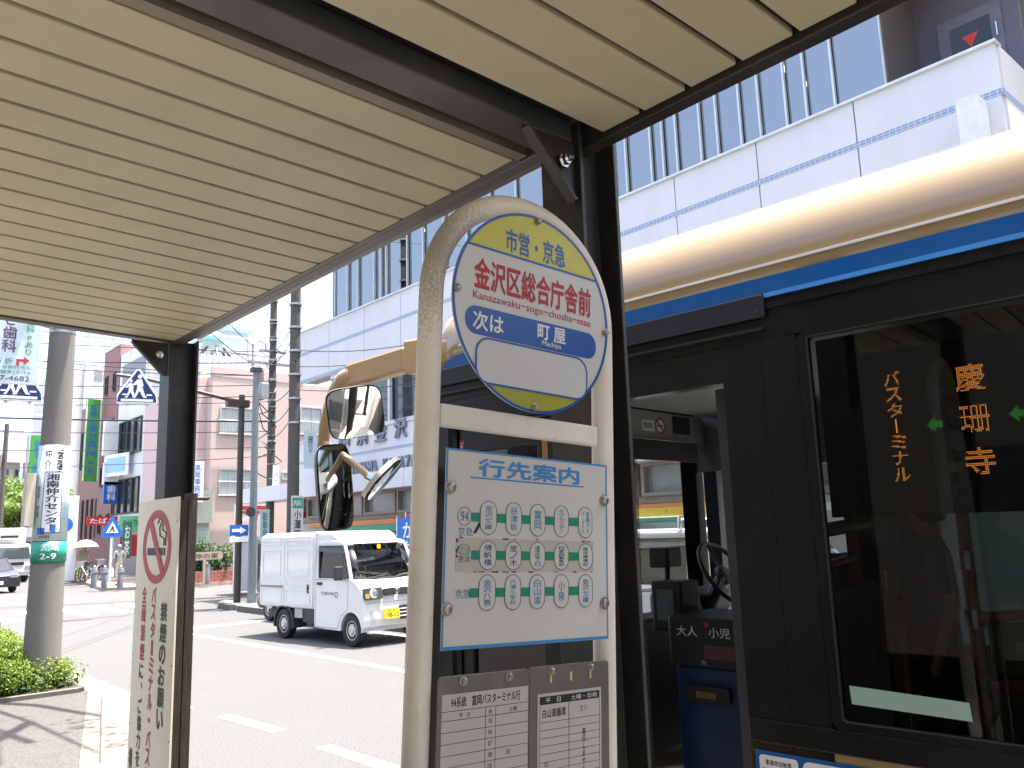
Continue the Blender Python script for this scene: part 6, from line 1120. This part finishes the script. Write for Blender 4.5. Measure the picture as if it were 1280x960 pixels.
dp = put('advert_plate', MB(f_).box(-.17, .21, zz - 1.6, zz, -.01, .0), M('sign_cream'), tB); put('green_field', MB(f_).box(-.13, .19, zz - .36, zz - .06, .001, .004), M('plate_green'), dp); txt('lettering', f_, '小澤医院', -.08, .14, zz - 1.5, zz - .42, BLACK_INK, dp, .015, .004, True); txt('lettering', f_, '内科', -.09, .15, zz - .3, zz - .12, WHITE_INK, dp, .01, .005)
c = ay(388, 562, pB.y - .1); t, fr, pn = board('hanging_sign', c, .40, 1.12, M('plate_pale_blue'), 'pale blue estate agent board hung beside the concrete pole', 'sign', [('湘南仲介センター', -.22, .22, -.12, .36, BLACK_INK, True)], thick=.03, rnd=.05); put('sign_hanger', MB().tube([(pB.x, pB.y, c.z + .5), (c.x, c.y, c.z + .5)], .02, 6), STEEL, t)
c = ay(345, 597, pA.y - .3); board('hanging_sign', c, .22, .85, WHITE_INK, 'narrow white and blue board beside the slender pole', 'sign', [('入口', -.3, .3, -.4, .3, BLUE_INK, True)], thick=.03)
c = ay(331, 656, pA.y - 1); board('hanging_sign', c, .32, 1.0, M('sign_ice_blue'), 'small pale green board low behind the grey pole', 'sign', [('駐車場', -.25, .25, -.4, .4, DGN, True)], thick=.03)
c = ay(389, 634, 25.4); t, fr, pn = board('bank_sign', c, .95, .75, M('bank_panel', (.34, .31, .29), .5), 'small bank sign with green and red stripes under the canopy', 'sign', thick=.06); put('green_stripe', MB(fr).box(-.42, .42, -.08, .0, .003, .008), M('plate_green'), pn); put('red_stripe', MB(fr).box(-.42, .42, -.30, -.14, .003, .008), RED, pn)
# overhead cables
cab_m = M('cable_black', (.03, .03, .032), .6)
def cable(a, b, sag, r=.013, label='thin overhead cable strung between the street poles'):
    a, b = Vector(a), Vector(b); pts_ = [a.lerp(b, i / 14) - Vector((0, 0, sag * 4 * (i / 14) * (1 - i / 14))) for i in range(15)]; return put('overhead_cable', MB().tube(pts_, r, 5), cab_m, label=label, cat='cable', group='overhead cables')
L1 = Vector((-7, 37, 0)); L2 = Vector((-6, 30, 0))
for z, tz, sag, r in ((8.38, 8.6, .5, .014), (8.0, 7.6, .6, .018), (7.2, 6.9, .7, .014), (6.6, 6.2, .5, .012), (5.9, 6.0, .4, .03), (5.55, 5.5, .5, .014), (5.0, 5.3, .6, .012), (4.7, 4.5, .7, .012), (8.2, 9.2, .3, .012)): cable((pA.x, pA.y, z), (L1.x, L1.y + random.uniform(-3, 3), 1.9 + (tz - 1.9) * 1.18), sag * .6, r, label='cable running from the slender pole along the shop fronts')
for z, tz in ((8.3, 8.4), (7.95, 7.9), (6.4, 6.6), (5.9, 5.8), (5.5, 5.3)): cable((pB.x, pB.y, z), (pA.x, pA.y, tz), .15, .014, label='short cable between the slender pole and the doctor advert pole')
for z, tz in ((7.4, 7.0), (6.2, 6.0), (6.9, 6.8)): cable((pB.x, pB.y, z), (PX - .05, 16.0, tz), .25, .012, label='cable from the doctor advert pole to the office building')
for z, tz in ((6.1, 5.2), (5.2, 4.7), (9.0, 10)): cable((PB.x, PB.y, z + 1.5), (pA.x - .2, pA.y, tz + 3), .4, .012, label='cable from the hedge pole across to the slender pole')
for z in (7.8, 7.2, 5.9): cable((gp.x, gp.y, min(z, gt.z - .1)), (-6, 30, z + .6), .35, .012, label='cable from the slim grey pole towards the shops')
fpx_ = ay(9, 530, 62).x
for z in (8.5, 8.1, 6.3, 5.8): cable((fpx_, 62, z + 1.5), (-16, 52, z + 1.2), .3, .014, label='cable at the far pole over the street trees')
fpz = ay(9, 530, 62); fpo = thing('far_pole', (fpz.x, 62, 0), 'far utility pole with transformer box over the street trees', 'utility pole'); put('shaft', MB().tube([(fpz.x, 62, 0), (fpz.x, 62, fpz.z)], [.2, .13], 10), conc, fpo); put('transformer', MB().box(fpz.x - .9, fpz.x - .2, 61.7, 62.2, fpz.z - 2.9, fpz.z - 2.0), M('box_taupe'), fpo, bevel=.05); put('cross_arm', MB().box(fpz.x - 1, fpz.x + 1, 61.95, 62.05, fpz.z - .5, fpz.z - .4), STEEL, fpo)
ap = ay(38, 518, 60); aer = thing('roof_aerial', (ap.x, 60, 0), 'thin television aerial mast left of the concrete pole', 'aerial'); put('mast', MB().tube([(ap.x + .9, 60, 0), (ap.x + .9, 60, ap.z + .2)], .04, 6), STEEL, aer); put('boom', MB().tube([(ap.x - .6, 60, ap.z), (ap.x + .9, 60, ap.z)], .03, 6), STEEL, aer)
for i in range(6): put('element', MB().tube([(ap.x - .5 + i * .2, 60, ap.z - .35), (ap.x - .5 + i * .2, 60, ap.z + .35)], .015, 4), STEEL, aer)
# bollards, sign post, people and bicycles on the corner
for i, (px, lb) in enumerate(((117, 'grey bollard furthest from the walking man on the corner pavement'), (130, 'grey bollard beside the thin crossing sign post'), (150, 'grey bollard just in front of the walking man'))):
    p = az(px, 735, .13); b_ = thing('bollard', (p.x, p.y, .13), lb, 'bollard', 'bollards on the corner pavement'); put('post', MB().lathe([(.12, 0), (.12, .72), (.10, .78)], 16, at=(p.x, p.y, .13)), M('bollard_grey', (.16, .17, .19), .5, .2), b_, smooth=40); put('cap', MB().lathe([(.135, .60), (.135, .66)], 16, at=(p.x, p.y, .13)), STEEL, b_); put('knob', MB().lathe([(.04, .78), (.05, .84), (.02, .88)], 10, at=(p.x, p.y, .13)), STEEL, b_)
p = az(136, 735, .13); cs = thing('crossing_post', (p.x, p.y, .13), 'thin white post with small blue crossing sign by the bollards', 'road sign'); put('post', MB().tube([(p.x, p.y, .13), (p.x, p.y, 2.7)], .04, 8), WHITE_INK, cs)
q = ay(135, 660, p.y - .06); fr = Fr((p.x, p.y - .06, q.z), (1, 0, 0), (0, 0, 1)); out = [(-.38, -.36), (.38, -.36), (.38, -.15), (.02, .45), (-.02, .45), (-.38, -.15)]; pn = put('sign_face', MB(fr).prism(out, -.02, 0), M('oneway_blue'), cs); put('white_triangle', MB(fr).prism([(-.24, -.2), (.24, -.2), (0, .25)], .002, .006), WHITE_INK, pn); put('walking_figure', MB(fr).prism([(-.02, .08), (.03, .08), (.06, -.02), (.1, -.16), (.06, -.16), (.0, -.05), (-.08, -.17), (-.11, -.16), (-.04, -.0)], .007, .01), BLACK_INK, pn)
p = az(147, 732, .13); person('person', (p.x, p.y, .13), R_(15), 'person seen from behind in grey shirt and khaki trousers carrying a white bag', (.17, .18, .19), (.30, .26, .20), hair=(.28, .2, .15), stride=.14, arms={'l': ((-.26, -.02, 1.13), (-.27, .04, .9), (-.27, .06, .82)), 'r': ((.27, -.02, 1.13), (.22, .16, 1.05), (.14, .2, 1.06))})
sb = thing('shopping_bag', (p.x - .3, p.y, .45), 'white plastic shopping bag in the hand of the walking person', 'bag'); put('bag', MB().lathe([(.02, 0), (.11, .02), (.13, .18), (.09, .32), (.03, .42)], 10, at=(p.x - .29, p.y + .0, .50)), WHITE_INK, sb, smooth=60)
p = az(103, 727, .13); person('person', (p.x, p.y, .13), R_(170), 'person in olive top under a white parasol beside a bicycle', (.22, .24, .13), (.08, .08, .09), stride=.08, arms={'l': ((-.25, .03, 1.15), (-.2, .25, 1.2), (-.18, .3, 1.25)), 'r': ((.25, .02, 1.14), (.24, .24, 1.02), (.24, .32, 1.0))})
pr = thing('parasol', (p.x + .15, p.y - .25, 1.2), 'white open parasol over the person with the bicycle', 'parasol'); put('canopy', MB().lathe([(.01, .32), (.2, .29), (.45, .16), (.58, 0), (.56, -.01), (.43, .14), (.2, .27), (.02, .3)], 16, at=(p.x + .0, p.y - .15, 1.75)), WHITE_INK, pr, smooth=30); put('shaft', MB().tube([(p.x + .0, p.y - .15, 2.05), (p.x + .15, p.y - .28, 1.25)], .01, 6), STEEL, pr)
def bicycle(x, y, ang, label, grp=None):
    t = thing('bicycle', (x, y, .13), label, 'bicycle', grp); f = Fr((x, y, .13), (math.cos(ang), math.sin(ang), 0), (0, 0, 1))
    for a in (-.52, .52):
        w_ = put('wheel', MB(f).tube([(a + .32 * math.cos(t_), .33 + .32 * math.sin(t_), 0) for t_ in [2 * math.pi * i / 28 for i in range(29)]], .016, 6, False), RUBBER, t)
        for i in range(8): t_ = 2 * math.pi * i / 8; put('spoke', MB(f).tube([(a, .33, 0), (a + .31 * math.cos(t_), .33 + .31 * math.sin(t_), 0)], .004, 4), STEEL, w_)
    put('frame', MB(f).tube([(-.52, .33, 0), (-.08, .33, 0), (.38, .78, 0), (.52, .33, 0)], .016, 6).tube([(-.52, .33, 0), (-.2, .8, 0), (-.08, .33, 0)], .014, 6), STEEL, t)
    put('handlebar', MB(f).tube([(.38, .78, 0), (.36, .98, 0), (.36, 1.0, -.25)], .012, 6).tube([(.36, .98, 0), (.36, 1.0, .25)], .012, 6), CHROME, t); put('saddle', MB(f).prism(rrect(-.32, -.08, .80, .87, .03), -.07, .07), vdk, t); put('basket', MB(f).box(.42, .68, .72, .96, -.15, .15), STEEL, t)
    return t
p = az(98, 730, .13); bicycle(p.x + .2, p.y - .4, 1.9, 'silver shopping bicycle pushed by the person under the parasol')
for i in range(3): p = az(116 + i * 4, 726, .13); bicycle(p.x, p.y + .6 * i, .5, 'parked bicycle in the row by the clinic entrance', 'bicycles parked by the clinic')
p = ay(88, 690, 44); board('leaning_banner', (p.x, p.y, 2.2), .5, 4.0, WHITE_INK, 'tall white banner leaning by the bright hedge clump', 'banner', face=(-.3, -1, 0), thick=.04)
p = ay(152, 697, 41.5); board('shop_board', (p.x + .2, p.y, 2.0), .4, 1.7, M('banner_green', (.03, .14, .10), .6), 'dark green upright shop board beside the walking person', 'sign', [('お茶', -.3, .3, -.4, .4, WHITE_INK, True)]); p = ay(165, 682, 42); board('shop_board', p, 1.1, 1.0, M('board_red', (.35, .02, .04), .5), 'red shop board on the corner of the white building', 'sign')
p = ay(82, 656, 43); t = thing('round_sign', (p.x, p.y, .13), 'blue round road sign by the tall white banner', 'road sign'); put('disc', MB(Fr((p.x, p.y, p.z), (1, 0, 0), (0, 0, 1))).prism(ell(0, 0, .32, .32, 24), 0, .02), M('oneway_blue'), t); put('post', MB().tube([(p.x, p.y + .04, .13), (p.x, p.y + .04, p.z)], .03, 6), STEEL, t)
p = ay(256, 695, PY - 2.2); t = thing('name_board', (p.x, p.y, .13), 'carved timber name board on posts before the pink house', 'sign'); fr = Fr((p.x, p.y, p.z), (1, 0, 0), (0, 0, 1)); pn = put('plank', MB(fr).prism(rrect(-.75, .75, -.16, .16, .1), -.06, 0), M('board_timber', (.36, .29, .22), .8), t); txt('lettering', fr, '寺の里', -.4, .55, -.09, .1, BLACK_INK, pn, .01, .006); put('post', MB(fr).box(-.05, .05, -p.z + .13, -.16, -.07, -.0), M('board_timber'), t)
p = az(258, 730, .13); t = thing('bollard', (p.x, p.y, .13), 'grey bollard before the brick planter of the pink house', 'bollard'); put('post', MB().lathe([(.15, 0), (.15, .72), (.12, .8)], 16, at=(p.x, p.y, .13)), M('bollard_grey'), t, smooth=40); put('knob', MB().lathe([(.05, .8), (.03, .87)], 10, at=(p.x, p.y, .13)), STEEL, t)
p = az(305, 738, .13); t = thing('phone_cabinet', (p.x, p.y, .13), 'white weathered cabinet on the corner behind the brown mast', 'cabinet'); put('body', MB().box(p.x - .3, p.x + .35, p.y - .3, p.y + .3, .14, 1.75), M('box_white'), t, bevel=.03); put('hood', MB().box(p.x - .4, p.x + .42, p.y - .36, p.y + .36, 1.76, 2.0), M('box_white'), t, bevel=.08); put('side_strip', MB().box(p.x + .36, p.x + .42, p.y - .3, p.y + .3, .14, 1.7), M('rust_strip', (.16, .12, .09), .8), t)
